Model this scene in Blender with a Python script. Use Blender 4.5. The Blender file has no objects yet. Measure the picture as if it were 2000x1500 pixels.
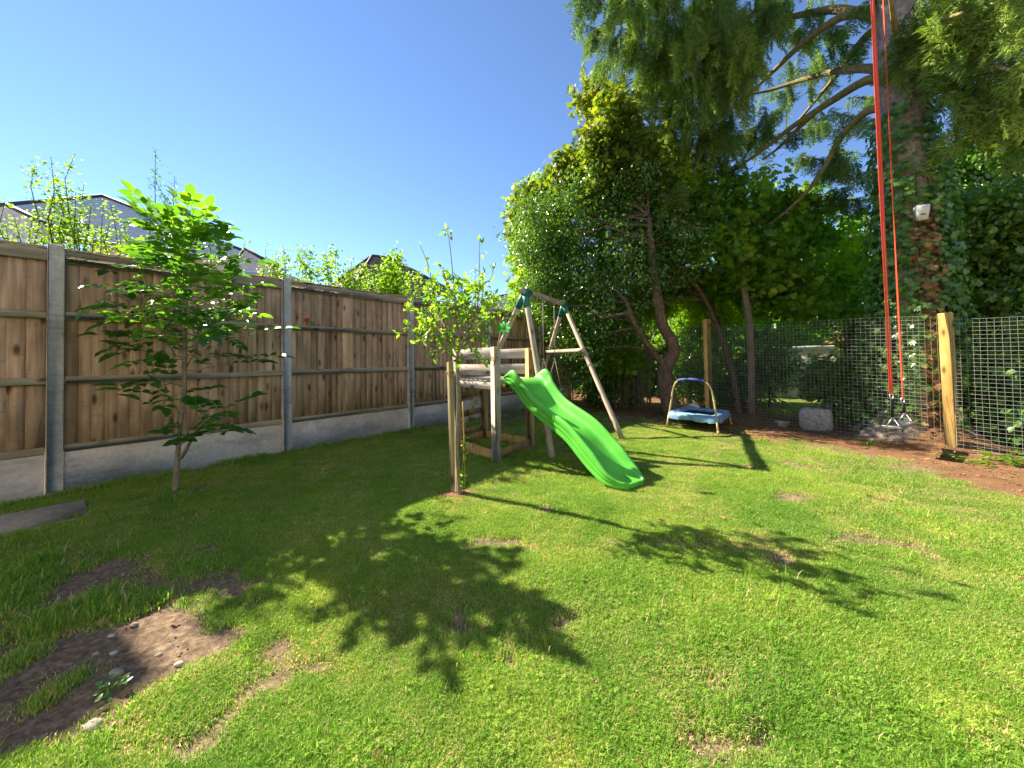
import bpy, math
import numpy as np
from mathutils import Vector, Matrix

rng = np.random.default_rng(7)
SC = bpy.context.scene
COL = SC.collection
rad = math.radians
A = lambda *v: np.array(v, float)

# ------------------------------------------------------------------ camera
CAM_H = 1.10
FPX = 751.0            # focal length in photo pixels (photo 2000 wide)
PITCH, ROLL, SHIFT = rad(1.2), rad(0.8), 65.0
_f = A(0, math.cos(PITCH), math.sin(PITCH)); _r = A(1, 0, 0); _u = np.cross(_r, _f)
CR = _r * math.cos(ROLL) - _u * math.sin(ROLL)
CU = _u * math.cos(ROLL) + _r * math.sin(ROLL)
CF = _f
cam_d = bpy.data.cameras.new("camera")
cam = bpy.data.objects.new("camera", cam_d); COL.objects.link(cam)
cam.matrix_world = Matrix(((CR[0], CU[0], -CF[0], 0), (CR[1], CU[1], -CF[1], 0), (CR[2], CU[2], -CF[2], CAM_H), (0, 0, 0, 1)))
cam_d.sensor_width = 36; cam_d.lens = 36 * FPX / 2000; cam_d.shift_y = -SHIFT / 2000
cam_d.clip_start = 0.02; cam_d.clip_end = 2000
SC.camera = cam

# ------------------------------------------------------------------ light
SUN_EL, SHADOW_AZ = rad(37.5), rad(-31.0)
to_sun = A(-math.cos(SHADOW_AZ) * math.cos(SUN_EL), -math.sin(SHADOW_AZ) * math.cos(SUN_EL), math.sin(SUN_EL))
w = bpy.data.worlds.new("World"); SC.world = w; w.use_nodes = True
nt = w.node_tree; nt.nodes.clear()
sky = nt.nodes.new("ShaderNodeTexSky"); sky.sky_type = 'NISHITA'; sky.sun_disc = False
sky.sun_elevation = SUN_EL; sky.sun_rotation = math.atan2(to_sun[0], to_sun[1])
sky.altitude = 0; sky.air_density = 0.75; sky.dust_density = 0.0; sky.ozone_density = 8.0
bg = nt.nodes.new("ShaderNodeBackground"); bg.inputs[1].default_value = 0.078
wo = nt.nodes.new("ShaderNodeOutputWorld")
nt.links.new(sky.outputs[0], bg.inputs[0]); nt.links.new(bg.outputs[0], wo.inputs[0])
sun_d = bpy.data.lights.new("sun", 'SUN'); sun_d.energy = 3.8; sun_d.angle = rad(0.5); sun_d.color = (1, 0.95, 0.86)
sun = bpy.data.objects.new("sun", sun_d); COL.objects.link(sun)
sun.rotation_euler = Vector(to_sun).to_track_quat('Z', 'Y').to_euler()
SC.view_settings.view_transform = 'Standard'; SC.view_settings.look = 'None'
SC.view_settings.gamma = 1; SC.view_settings.exposure = 2.0
SC.view_settings.use_curve_mapping = False
SC.view_settings.use_white_balance = True; SC.view_settings.white_balance_temperature = 7500; SC.view_settings.white_balance_tint = 10
SC.cycles.max_bounces = 8; SC.cycles.diffuse_bounces = 4; SC.cycles.transmission_bounces = 4
SC.cycles.transparent_max_bounces = 6
SC.cycles.use_denoising = True

# ------------------------------------------------------------------ helpers
def ray(px, py):
    return CF + CR * (px - 1000) / FPX + CU * (750 - SHIFT - py) / FPX
def gp(px, py, z=0.0):
    d = ray(px, py); return A(0, 0, CAM_H) + d * ((z - CAM_H) / d[2])
def yp(px, py, Y):
    d = ray(px, py); return A(0, 0, CAM_H) + d * (Y / d[1])

def norm(v):
    v = np.asarray(v, float); return v / np.maximum(np.linalg.norm(v, axis=-1, keepdims=True), 1e-9)

def frame_of(d, up=A(0, 0, 1)):
    d = norm(d); s = norm(np.cross(up, d)); return np.stack([d, s, np.cross(d, s)])

class MB:
    def __init__(s): s.v = []; s.f = {}; s.n = 0; s.a = []
    def add(s, V, faces, var=0.5):
        V = np.asarray(V, float).reshape(-1, 3)
        faces = np.asarray(faces, int)
        s.v.append(V); s.f.setdefault(faces.shape[1], []).append(faces + s.n); s.n += len(V)
        s.a.append(np.broadcast_to(np.asarray(var, float), (len(V),)).copy())
    def add2(s, V, fl, var=0.5):
        V = np.asarray(V, float).reshape(-1, 3)
        for fs in fl:
            fs = np.asarray(fs, int); s.f.setdefault(fs.shape[1], []).append(fs + s.n)
        s.v.append(V); s.n += len(V); s.a.append(np.broadcast_to(np.asarray(var, float), (len(V),)).copy())
    def box(s, c, h, ax=None, var=0.5, taper=1.0):
        c = A(*c); h = A(*h); ax = np.eye(3) if ax is None else np.asarray(ax)
        q = np.array([[x, y, z] for z in (-1, 1) for y in (-1, 1) for x in (-1, 1)], float)
        q[4:, :2] *= taper
        V = c + (q * h) @ ax
        s.add(V, [[0, 2, 3, 1], [4, 5, 7, 6], [0, 1, 5, 4], [2, 6, 7, 3], [0, 4, 6, 2], [1, 3, 7, 5]], var)
    def bbox(s, c, h, ax=None, b=0.004, var=0.5):
        """box with chamfered edges"""
        c = A(*c); h = A(*h); ax = np.eye(3) if ax is None else np.asarray(ax)
        V = []; idx = {}
        for sx in (-1, 1):
            for sy in (-1, 1):
                for sz in (-1, 1):
                    for k in range(3):
                        p = A(sx, sy, sz) * (h - b); p[k] = (sx, sy, sz)[k] * h[k]
                        idx[(sx, sy, sz, k)] = len(V); V.append(p)
        q4 = []; t3 = []
        for k in range(3):
            o = [i for i in range(3) if i != k]
            for sg in (-1, 1):
                f = []
                for a, b2 in ((-1, -1), (1, -1), (1, 1), (-1, 1)):
                    sgn = [0, 0, 0]; sgn[k] = sg; sgn[o[0]] = a; sgn[o[1]] = b2; f.append(idx[(*sgn, k)])
                q4.append(f)
        for k in range(3):
            o = [i for i in range(3) if i != k]
            for a in (-1, 1):
                for b2 in (-1, 1):
                    s1 = [0, 0, 0]; s2 = [0, 0, 0]
                    s1[k] = -1; s2[k] = 1
                    for t in (s1, s2): t[o[0]] = a; t[o[1]] = b2
                    q4.append([idx[(*s1, o[0])], idx[(*s2, o[0])], idx[(*s2, o[1])], idx[(*s1, o[1])]])
        for sx in (-1, 1):
            for sy in (-1, 1):
                for sz in (-1, 1):
                    t3.append([idx[(sx, sy, sz, k)] for k in range(3)])
        s.add2(c + np.array(V) @ ax, [q4, t3], var)
    def tube(s, P, R, n=8, var=0.5, cap=True):
        P = np.asarray(P, float); m = len(P); R = np.broadcast_to(np.asarray(R, float), (m,))
        T = norm(np.gradient(P, axis=0))
        up = A(0, 0, 1) if abs(T[0][2]) < 0.9 else A(1, 0, 0)
        rings = []
        x = norm(np.cross(up, T[0]))
        for i in range(m):
            x = norm(x - T[i] * (x @ T[i])); y = np.cross(T[i], x)
            a = np.arange(n) * 2 * math.pi / n
            rings.append(P[i] + R[i] * (np.outer(np.cos(a), x) + np.outer(np.sin(a), y)))
        V = np.concatenate(rings)
        i = np.arange(m - 1)[:, None] * n; j = np.arange(n)[None]; k = (j + 1) % n
        F = np.stack([i + j, i + k, i + n + k, i + n + j], -1).reshape(-1, 4)
        fl = [F]
        if cap:
            fl.append(np.array([list(range(n))[::-1]])); fl.append(np.array([[(m - 1) * n + q for q in range(n)]]))
        s.add2(V, fl, var)
    def build(s, name, mat, parent=None, smooth=False, loc=None, bevel=0):
        me = bpy.data.meshes.new(name)
        V = np.concatenate(s.v).astype(np.float32)
        me.vertices.add(len(V)); me.vertices.foreach_set("co", V.ravel())
        loops = []; starts = []; tot = []; st = 0
        for k, L in s.f.items():
            F = np.concatenate(L); loops.append(F.ravel()); starts.append(st + np.arange(len(F)) * k); tot.append(np.full(len(F), k)); st += F.size
        loops = np.concatenate(loops); starts = np.concatenate(starts)
        me.loops.add(len(loops)); me.loops.foreach_set("vertex_index", loops.astype(np.int32))
        me.polygons.add(len(starts)); me.polygons.foreach_set("loop_start", starts.astype(np.int32))
        if smooth: me.polygons.foreach_set("use_smooth", np.ones(len(starts), bool))
        at = me.attributes.new("var", 'FLOAT', 'POINT'); at.data.foreach_set("value", np.concatenate(s.a).astype(np.float32))
        me.update(calc_edges=True); me.validate()
        me.materials.append(mat)
        return link(name, me, parent, loc)

def link(name, data, parent=None, loc=None):
    o = bpy.data.objects.new(name, data); COL.objects.link(o)
    if parent is not None: o.parent = parent
    if loc is not None: o.location = loc
    return o
def tag(o, label=None, cat=None, group=None, kind=None):
    for k, v in (("label", label), ("category", cat), ("group", group), ("kind", kind)):
        if v: o[k] = v
    return o
def thing(name, label, cat, loc=(0, 0, 0), group=None):
    o = link(name, None, None, loc); o.empty_display_size = 0.1
    return tag(o, label, cat, group)
def rel(root, P):
    return np.asarray(P, float) - A(*root.location)

# ------------------------------------------------------------------ noise (numpy)
def vnoise(x, y, seed=0):
    xi = np.floor(x).astype(np.int64); yi = np.floor(y).astype(np.int64); xf = x - xi; yf = y - yi
    def h(a, b):
        n = (a * 374761393 + b * 668265263 + seed * 1442695041) & 0xffffffff
        n = ((n ^ (n >> 13)) * 1274126177) & 0xffffffff
        return ((n ^ (n >> 16)) & 0xffff) / 65535.0
    u = xf * xf * (3 - 2 * xf); v = yf * yf * (3 - 2 * yf)
    return (h(xi, yi) * (1 - u) + h(xi + 1, yi) * u) * (1 - v) + (h(xi, yi + 1) * (1 - u) + h(xi + 1, yi + 1) * u) * v
def fbm(x, y, sc, oct=4, seed=0):
    x = np.asarray(x, float) * sc; y = np.asarray(y, float) * sc; r = 0; a = 0.5; t = 0
    for i in range(oct):
        r = r + a * vnoise(x, y, seed + i * 17); t += a; a *= 0.5; x = x * 2.03 + 7.1; y = y * 2.03 + 3.3
    return r / t
sst = lambda a, b, x: (lambda t: t * t * (3 - 2 * t))(np.clip((x - a) / (b - a), 0, 1))

# ------------------------------------------------------------------ materials
def new_mat(name):
    m = bpy.data.materials.new(name); m.use_nodes = True; n = m.node_tree; n.nodes.clear()
    out = n.nodes.new("ShaderNodeOutputMaterial"); b = n.nodes.new("ShaderNodeBsdfPrincipled")
    n.links.new(b.outputs[0], out.inputs[0]); return m, n, b, out
class NG:
    def __init__(s, nt): s.t = nt
    def n(s, typ, **kw):
        x = s.t.nodes.new(typ)
        for k, v in kw.items(): setattr(x, k, v)
        return x
    def l(s, a, b): s.t.links.new(a, b)
    def coord(s, scale=(1, 1, 1), rand=True, which="Object", rot=None):
        tc = s.n("ShaderNodeTexCoord"); mp = s.n("ShaderNodeMapping"); mp.inputs["Scale"].default_value = scale
        if rot: mp.inputs["Rotation"].default_value = rot
        s.l(tc.outputs[which], mp.inputs[0])
        if rand:
            oi = s.n("ShaderNodeObjectInfo"); m = s.n("ShaderNodeMath", operation='MULTIPLY'); m.inputs[1].default_value = 37.0
            s.l(oi.outputs["Random"], m.inputs[0]); s.l(m.outputs[0], mp.inputs["Location"])
        return mp.outputs[0]
    def noise(s, vec, scale, detail=4, rough=0.55, dist=0.0):
        x = s.n("ShaderNodeTexNoise"); x.inputs["Scale"].default_value = scale; x.inputs["Detail"].default_value = detail
        x.inputs["Roughness"].default_value = rough; x.inputs["Distortion"].default_value = dist; s.l(vec, x.inputs["Vector"]); return x.outputs["Fac"]
    def ramp(s, fac, stops):
        r = s.n("ShaderNodeValToRGB"); e = r.color_ramp.elements
        while len(e) < len(stops): e.new(0.5)
        for i, (p, c) in enumerate(stops):
            e[i].position = p; e[i].color = (*c, 1) if not np.isscalar(c) else (c, c, c, 1)
        s.l(fac, r.inputs[0]); return r.outputs[0]
    def mix(s, a, b, fac, mode='MIX'):
        x = s.n("ShaderNodeMix", data_type='RGBA', blend_type=mode)
        for sock, v in ((x.inputs[6], a), (x.inputs[7], b), (x.inputs[0], fac)):
            if hasattr(v, "links") or hasattr(v, "is_linked"): s.l(v, sock)
            elif np.isscalar(v): sock.default_value = v
            else: sock.default_value = (*v, 1)
        return x.outputs[2]
    def bump(s, h, strength, dist, bsdf):
        b = s.n("ShaderNodeBump"); b.inputs["Strength"].default_value = strength; b.inputs["Distance"].default_value = dist
        s.l(h, b.inputs["Height"]); s.l(b.outputs[0], bsdf.inputs["Normal"])

def wood(name, c1, c2, c3, axis=2, rough=0.85, knots=True, green=0.0, tone=0.35, band=0.0):
    """weathered timber, grain along the object's axis; object random gives each board its tone"""
    m, nt, b, out = new_mat(name); g = NG(nt)
    sc = [22.0, 22.0, 22.0]; sc[axis] = 1.3
    v = g.coord(tuple(sc)); v2 = g.coord((1, 1, 1))
    n1 = g.noise(v, 1.0, 5, 0.6, 0.6); n2 = g.noise(v2, 2.2, 3)
    c = g.ramp(n1, [(0.28, c1), (0.5, c2), (0.72, c3)])
    oi = g.n("ShaderNodeObjectInfo")
    tn = g.ramp(oi.outputs["Random"], [(0, 1 - tone), (0.35, 1.0), (0.6, 1 - tone * 0.45), (1, 1 + tone * 0.35)])
    c = g.mix(c, tn, 1.0, 'MULTIPLY')
    c = g.mix(c, g.ramp(n2, [(0.3, 0.62), (0.62, 1.12)]), 0.8, 'MULTIPLY')
    if green:
        ng = g.noise(g.coord((1.5, 1.5, 0.8)), 1.7, 3); c = g.mix(c, (0.10, 0.105, 0.04), g.ramp(ng, [(0.42, 0.0), (0.75, green)]))
    if knots:
        ks = [9.0, 9.0, 9.0]; ks[axis] = 3.6
        vo = g.n("ShaderNodeTexVoronoi"); vo.inputs["Scale"].default_value = 1.0; g.l(g.coord(tuple(ks)), vo.inputs["Vector"])
        kf = g.ramp(vo.outputs["Distance"], [(0.10, 1.0), (0.24, 0.0)])
        c = g.mix(c, (0.045, 0.028, 0.016), g.mix((0, 0, 0), kf, 0.82))
    if band:
        sx = g.n("ShaderNodeSeparateXYZ"); g.l(g.coord(rand=False), sx.inputs[0]); low = g.ramp(sx.outputs[2], [(0.36, 0.75), (0.62, 0.12), (1.9, 0.1), (2.1, 0.4)] if False else [(0.36, 0.8), (0.7, 0.1)])
        c = g.mix(c, (0.16, 0.15, 0.07), g.mix(low, g.ramp(g.noise(g.coord((3, 3, 1)), 2.0, 4), [(0.4, 0.0), (0.7, 1.0)]), 1.0, 'MULTIPLY'))
        sc_ = g.noise(g.coord((5, 5, 26)), 1.0, 4, 0.6, 1.8); c = g.mix(c, (0.09, 0.05, 0.03), g.ramp(sc_, [(0.64, 0.0), (0.70, band)]))
        st_ = g.noise(g.coord((9, 9, .8)), 1.4, 3, 0.6); c = g.mix(c, g.ramp(st_, [(0.35, 0.55), (0.6, 1.1)]), 0.75, 'MULTIPLY')
    g.l(c, b.inputs["Base Color"]); b.inputs["Roughness"].default_value = rough; b.inputs["Specular IOR Level"].default_value = 0.25
    g.bump(n1, 0.2, 0.004, b)
    return m

def speck(name, c1, c2, scale=30, rough=0.9, bump=0.4, bd=0.01, stain=None, fine=None):
    m, nt, b, out = new_mat(name); g = NG(nt)
    v = g.coord(); n1 = g.noise(v, scale, 5, 0.65); n2 = g.noise(v, scale * 0.08, 4, 0.6)
    c = g.ramp(n1, [(0.3, c1), (0.7, c2)])
    c = g.mix(c, g.ramp(n2, [(0.3, 0.7), (0.65, 1.15)]), 0.8, 'MULTIPLY')
    if stain is not None:
        c = g.mix(c, stain, g.ramp(g.noise(g.coord((1, 1, 2.5)), 3.0, 5, 0.7), [(0.5, 0.0), (0.75, 0.75)]))
    g.l(c, b.inputs["Base Color"]); b.inputs["Roughness"].default_value = rough; b.inputs["Specular IOR Level"].default_value = 0.25
    g.bump(n1, bump, bd, b); return m

def plain(name, col, rough=0.5, metal=0.0, spec=0.5, var=0.12, scale=18.0, bump=0.0):
    m, nt, b, out = new_mat(name); g = NG(nt)
    n1 = g.noise(g.coord(), scale, 4, 0.6)
    c = g.mix(col, g.ramp(n1, [(0.3, 1 - var), (0.7, 1 + var)]), 1.0, 'MULTIPLY')
    g.l(c, b.inputs["Base Color"]); b.inputs["Roughness"].default_value = rough; b.inputs["Metallic"].default_value = metal
    b.inputs["Specular IOR Level"].default_value = spec
    if bump: g.bump(n1, bump, 0.01, b)
    return m

def leafmat(name, cols, tcol, trans=0.45, rough=0.42, spec=0.5):
    m, nt, b, out = new_mat(name); g = NG(nt)
    at = g.n("ShaderNodeAttribute", attribute_name="var"); k = len(cols)
    c = g.ramp(at.outputs["Fac"], [(i / (k - 1), cols[i]) for i in range(k)])
    g.l(c, b.inputs["Base Color"]); b.inputs["Roughness"].default_value = rough; b.inputs["Specular IOR Level"].default_value = spec
    tr = g.n("ShaderNodeBsdfTranslucent"); t2 = g.mix(c, tcol, 1.0, 'MULTIPLY'); g.l(t2, tr.inputs[0])
    mx = g.n("ShaderNodeMixShader"); mx.inputs[0].default_value = trans
    g.l(b.outputs[0], mx.inputs[1]); g.l(tr.outputs[0], mx.inputs[2]); g.l(mx.outputs[0], out.inputs[0])
    return m

M = {}
M['board'] = wood("fence_board_wood", (0.37, 0.225, 0.135), (0.58, 0.385, 0.25), (0.70, 0.51, 0.36), tone=0.42, band=.7)
M['rail'] = wood("fence_rail_wood", (0.30, 0.22, 0.13), (0.48, 0.37, 0.24), (0.60, 0.48, 0.33), axis=0, green=0.3, tone=0.15)
M['concrete'] = speck("cast_concrete", (0.52, 0.46, 0.39), (0.70, 0.64, 0.56), 42, stain=(0.20, 0.17, 0.13))
M['gravel_board'] = speck("gravel_board_concrete", (0.62, 0.52, 0.44), (0.80, 0.69, 0.60), 30, stain=(0.27, 0.22, 0.17))
M['play'] = wood("weathered_play_timber", (0.32, 0.25, 0.17), (0.50, 0.41, 0.30), (0.62, 0.53, 0.42), axis=2, tone=0.14)
M['play_x'] = wood("weathered_play_plank", (0.46, 0.38, 0.30), (0.66, 0.57, 0.46), (0.78, 0.69, 0.58), axis=0, tone=0.14)
M['play_y'] = wood("yellow_play_timber", (0.32, 0.19, 0.07), (0.48, 0.31, 0.13), (0.56, 0.40, 0.19), axis=2, tone=0.14)
M['new_post'] = wood("fresh_yellow_post", (0.46, 0.27, 0.07), (0.66, 0.42, 0.13), (0.74, 0.52, 0.20), axis=2, tone=0.10)
M['stake'] = wood("stake_wood", (0.22, 0.17, 0.08), (0.34, 0.28, 0.14), (0.44, 0.37, 0.22), axis=2, green=0.4)
M['bark'] = speck("rough_brown_bark", (0.08, 0.052, 0.036), (0.26, 0.18, 0.13), 22, bump=0.9, bd=0.03)
M['bark_pale'] = speck("pale_sapling_bark", (0.14, 0.11, 0.08), (0.32, 0.27, 0.20), 45, bump=0.5, bd=0.004)
M['bark_spruce'] = speck("grey_spruce_bark", (0.18, 0.135, 0.11), (0.50, 0.40, 0.33), 15, bump=1.0, bd=0.05)
M['twig'] = speck("dark_twig", (0.06, 0.04, 0.025), (0.15, 0.10, 0.06), 30)
M['limb'] = speck("mossy_limb", (0.13, 0.11, 0.045), (0.30, 0.25, 0.12), 18, bump=0.8, bd=0.02)
M['slate'] = plain("grey_slate", (0.58, 0.54, 0.53), 0.38, spec=0.8, var=0.25, scale=9)
M['tile'] = plain("brown_roof_tile", (0.17, 0.12, 0.09), 0.8, spec=0.3, var=0.3, scale=9)
M['ridge'] = plain("dark_ridge", (0.03, 0.032, 0.04), 0.6)
M['white'] = plain("white_paint", (0.78, 0.77, 0.74), 0.5, var=0.05)
M['wall_render'] = plain("cream_render", (0.62, 0.55, 0.45), 0.9, var=0.08)
def slide_mat():
    m, nt, b, out = new_mat("lime_green_plastic"); g = NG(nt); v = g.coord(rand=False)
    n1 = g.noise(v, 3.2, 4, .6); n2 = g.noise(g.coord((30, 30, 30), rand=False, rot=(0, 0, .9)), 1.5, 5, .7, 1.2); n3 = g.noise(v, 60, 3, .7)
    c = g.ramp(n1, [(0.3, (0.07, 0.44, 0.05)), (0.55, (0.10, 0.53, 0.065)), (0.75, (0.17, 0.60, 0.11))])
    c = g.mix(c, (0.13, 0.22, 0.08), g.ramp(n2, [(0.55, 0.0), (0.74, 0.6)])); c = g.mix(c, (0.35, 0.55, 0.25), g.ramp(n3, [(0.66, 0.0), (0.8, 0.35)]))
    g.l(c, b.inputs["Base Color"]); g.l(g.ramp(n2, [(0.3, 0.24), (0.8, 0.55)]), b.inputs["Roughness"]); b.inputs["Specular IOR Level"].default_value = .5
    return m
M['slide'] = slide_mat()
M['teal'] = plain("teal_plastic", (0.012, 0.16, 0.135), 0.45, var=0.15)
M['rope'] = plain("pale_rope", (0.34, 0.26, 0.20), 0.9)
M['steel'] = plain("galvanised_steel", (0.60, 0.62, 0.63), 0.38, metal=0.8, var=0.1)
M['black'] = plain("black_webbing", (0.012, 0.012, 0.013), 0.75)
M['seat_black'] = plain("black_seat_rubber", (0.20, 0.20, 0.19), 0.45)
M['red'] = plain("red_webbing", (0.80, 0.075, 0.025), 0.6, var=0.1, scale=60)
M['cream_tube'] = plain("cream_painted_tube", (0.55, 0.45, 0.20), 0.4)
M['foam'] = plain("blue_foam", (0.05, 0.075, 0.34), 0.7, var=0.5, scale=30)
M['mat_black'] = plain("black_mesh_mat", (0.015, 0.016, 0.017), 0.7)
M['blue_pvc'] = plain("faded_blue_cover", (0.17, 0.34, 0.52), 0.55, var=0.28, scale=11, bump=0.3)
M['wire'] = plain("galvanised_mesh_wire", (0.36, 0.37, 0.35), 0.45, metal=0.35, var=0.15)
M['dkblue'] = plain("dark_blue_plastic", (0.008, 0.02, 0.07), 0.5)
M['grn_petal'] = leafmat("green_film", [(0.03, 0.35, 0.12), (0.08, 0.55, 0.2)], (1.4, 1.6, 1.2), 0.4, 0.2)
M['red_petal'] = plain("red_hub", (0.6, 0.03, 0.02), 0.4)
M['stone'] = speck("pale_flint", (0.24, 0.21, 0.17), (0.52, 0.47, 0.39), 14)
M['crumb'] = speck("earth_crumbs", (0.12, 0.08, 0.055), (0.42, 0.33, 0.25), 7)
M['block'] = speck("grey_block", (0.24, 0.23, 0.23), (0.62, 0.60, 0.57), 28, bump=.8, bd=.02)
M['slab'] = speck("weathered_slab", (0.38, 0.31, 0.25), (0.62, 0.54, 0.46), 38, stain=(0.09, 0.075, 0.055))
M['own_wall'] = plain("own_cream_render", (0.78, 0.70, 0.58), 0.9, var=0.06)
M['glass'] = plain("window_glass", (0.02, 0.025, 0.03), 0.05, spec=1.0, var=0.02)
M['box_white'] = plain("white_box_plastic", (0.74, 0.74, 0.70), 0.4, var=0.04)
M['cut'] = speck("cut_wood", (0.35, 0.16, 0.06), (0.50, 0.26, 0.11), 30)
M['deadleaf'] = leafmat("dead_leaf", [(0.22, 0.11, 0.05), (0.38, 0.22, 0.10), (0.45, 0.32, 0.15)], (1.2, 1.1, 0.8), 0.25, 0.7, 0.2)
M['walnut'] = leafmat("walnut_leaf", [(0.030, 0.102, 0.024), (0.059, 0.173, 0.024), (0.141, 0.259, 0.033), (0.281, 0.367, 0.049)], (2.0, 2.2, 1.0), 0.48, 0.36, 0.5)
M['pear'] = leafmat("pear_leaf", [(0.054, 0.149, 0.027), (0.115, 0.243, 0.030), (0.216, 0.351, 0.041), (0.351, 0.365, 0.054)], (2.3, 2.4, 1.0), 0.42, 0.38, 0.5)
M['apple'] = leafmat("apple_leaf", [(0.042, 0.115, 0.026), (0.078, 0.18, 0.036), (0.125, 0.245, 0.036), (0.21, 0.32, 0.045)], (1.9, 1.9, 0.8), 0.38, 0.27, 0.9)
M['maple'] = leafmat("maple_leaf", [(0.048, 0.143, 0.026), (0.115, 0.249, 0.034), (0.221, 0.363, 0.038), (0.421, 0.459, 0.057)], (2.2, 2.2, 0.8), 0.55, 0.42, 0.4)
M['maple_y'] = leafmat("yellowing_maple_leaf", [(0.07, 0.13, 0.02), (0.115, 0.19, 0.025), (0.19, 0.24, 0.03), (0.33, 0.29, 0.04)], (1.9, 1.8, 0.7), 0.5, 0.42, 0.4)
M['ivy'] = leafmat("ivy_leaf", [(0.045, 0.12, 0.035), (0.085, 0.20, 0.05), (0.14, 0.28, 0.07), (0.24, 0.38, 0.09)], (2.0, 2.2, 0.8), 0.38, 0.30, 0.6)
M['hazel'] = leafmat("hazel_leaf", [(0.058, 0.138, 0.023), (0.103, 0.207, 0.025), (0.161, 0.287, 0.035), (0.230, 0.321, 0.046)], (2.4, 2.4, .9), 0.55, 0.40, 0.45)
M['spruce'] = leafmat("spruce_needles", [(0.055, 0.11, 0.038), (0.10, 0.19, 0.045), (0.16, 0.27, 0.055), (0.25, 0.35, 0.075)], (1.8, 1.9, 0.8), 0.32, 0.5, 0.35)
M['deadneedle'] = leafmat("dead_needles", [(0.06, 0.045, 0.025), (0.12, 0.085, 0.045)], (1, 1, 1), 0.1, 0.7, 0.2)
M['grass'] = leafmat("grass_blade", [(0.085, 0.25, 0.032), (0.165, 0.37, 0.045), (0.26, 0.46, 0.065), (0.42, 0.49, 0.13), (0.74, 0.58, 0.34)], (1.25, 1.35, 0.85), 0.45, 0.65, 0.12)

def tint_by_place(m):
    # slow colour drift of the turf from place to place (feeding, moss, drought)
    nt = m.node_tree; g = NG(nt); geo = g.n("ShaderNodeNewGeometry"); n1 = g.noise(geo.outputs["Position"], 1.3, 4, 0.6); n2 = g.noise(geo.outputs["Position"], 5.5, 3, 0.6)
    r = [x for x in nt.nodes if x.type == 'VALTORGB'][0]; t = g.mix(g.ramp(n1, [(0.34, (0.74, 0.86, 0.80)), (0.66, (1.32, 1.12, 1.2))]), g.ramp(n2, [(0.3, (0.8, 0.88, 0.8)), (0.7, (1.22, 1.08, 1.25))]), 1.0, 'MULTIPLY')
    c = g.mix(r.outputs[0], t, 1.0, 'MULTIPLY')
    for l in list(r.outputs[0].links):
        if l.to_node != c.node and l.to_node.type != 'MIX' or (l.to_node.type == 'MIX' and l.to_node != c.node):
            to = l.to_socket; nt.links.remove(l); nt.links.new(c, to)
tint_by_place(M['grass'])

# ------------------------------------------------------------------ layout constants
P1 = A(-4.008, 3.372, 0); FD = A(0.628, 0.778, 0); FD /= np.linalg.norm(FD)
FN = A(FD[1], -FD[0], 0)                        # inward normal
BAY = 1.86; FH = 2.155
CORNER = P1 + FD * (BAY * 2 + 5.02); 
MESH_PTS = [CORNER[:2] + A(-0.05, -0.12), A(3.60, 7.00), A(4.905, 4.274), A(6.9, 0.1)]

def dist_poly(x, y, pts, closed=False):
    d = np.full(np.shape(x), 1e9)
    for a, b in zip(pts[:-1], pts[1:]):
        ab = b - a; t = np.clip(((x - a[0]) * ab[0] + (y - a[1]) * ab[1]) / (ab @ ab), 0, 1)
        d = np.minimum(d, np.hypot(x - a[0] - t * ab[0], y - a[1] - t * ab[1]))
    return d
def side_mesh(x, y):      # >0 beyond the mesh fence
    r = np.full(np.shape(x), 1e9)
    for a, b in zip(MESH_PTS[:-1], MESH_PTS[1:]):
        ab = norm(b - a); n = A(-ab[1], ab[0])
        r = np.minimum(r, (x - a[0]) * n[0] + (y - a[1]) * n[1]) if r.min() > 1e8 else np.maximum(r, (x - a[0]) * n[0] + (y - a[1]) * n[1]) if False else np.minimum(r, (x - a[0]) * n[0] + (y - a[1]) * n[1])
    return r
_sp = [gp(*q)[:2] for q in ((-60, 1130), (90, 1080), (230, 1075), (370, 1095), (440, 1150), (425, 1230), (340, 1330), (240, 1400), (60, 1480), (-200, 1560))]
def in_poly(x, y, P):
    c = np.zeros(np.shape(x), bool); n = len(P)
    for i in range(n):
        a = P[i]; b = P[(i + 1) % n]
        k = ((a[1] > y) != (b[1] > y)) & (x < (b[0] - a[0]) * (y - a[1]) / (b[1] - a[1] + 1e-12) + a[0]); c ^= k
    return c
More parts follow.
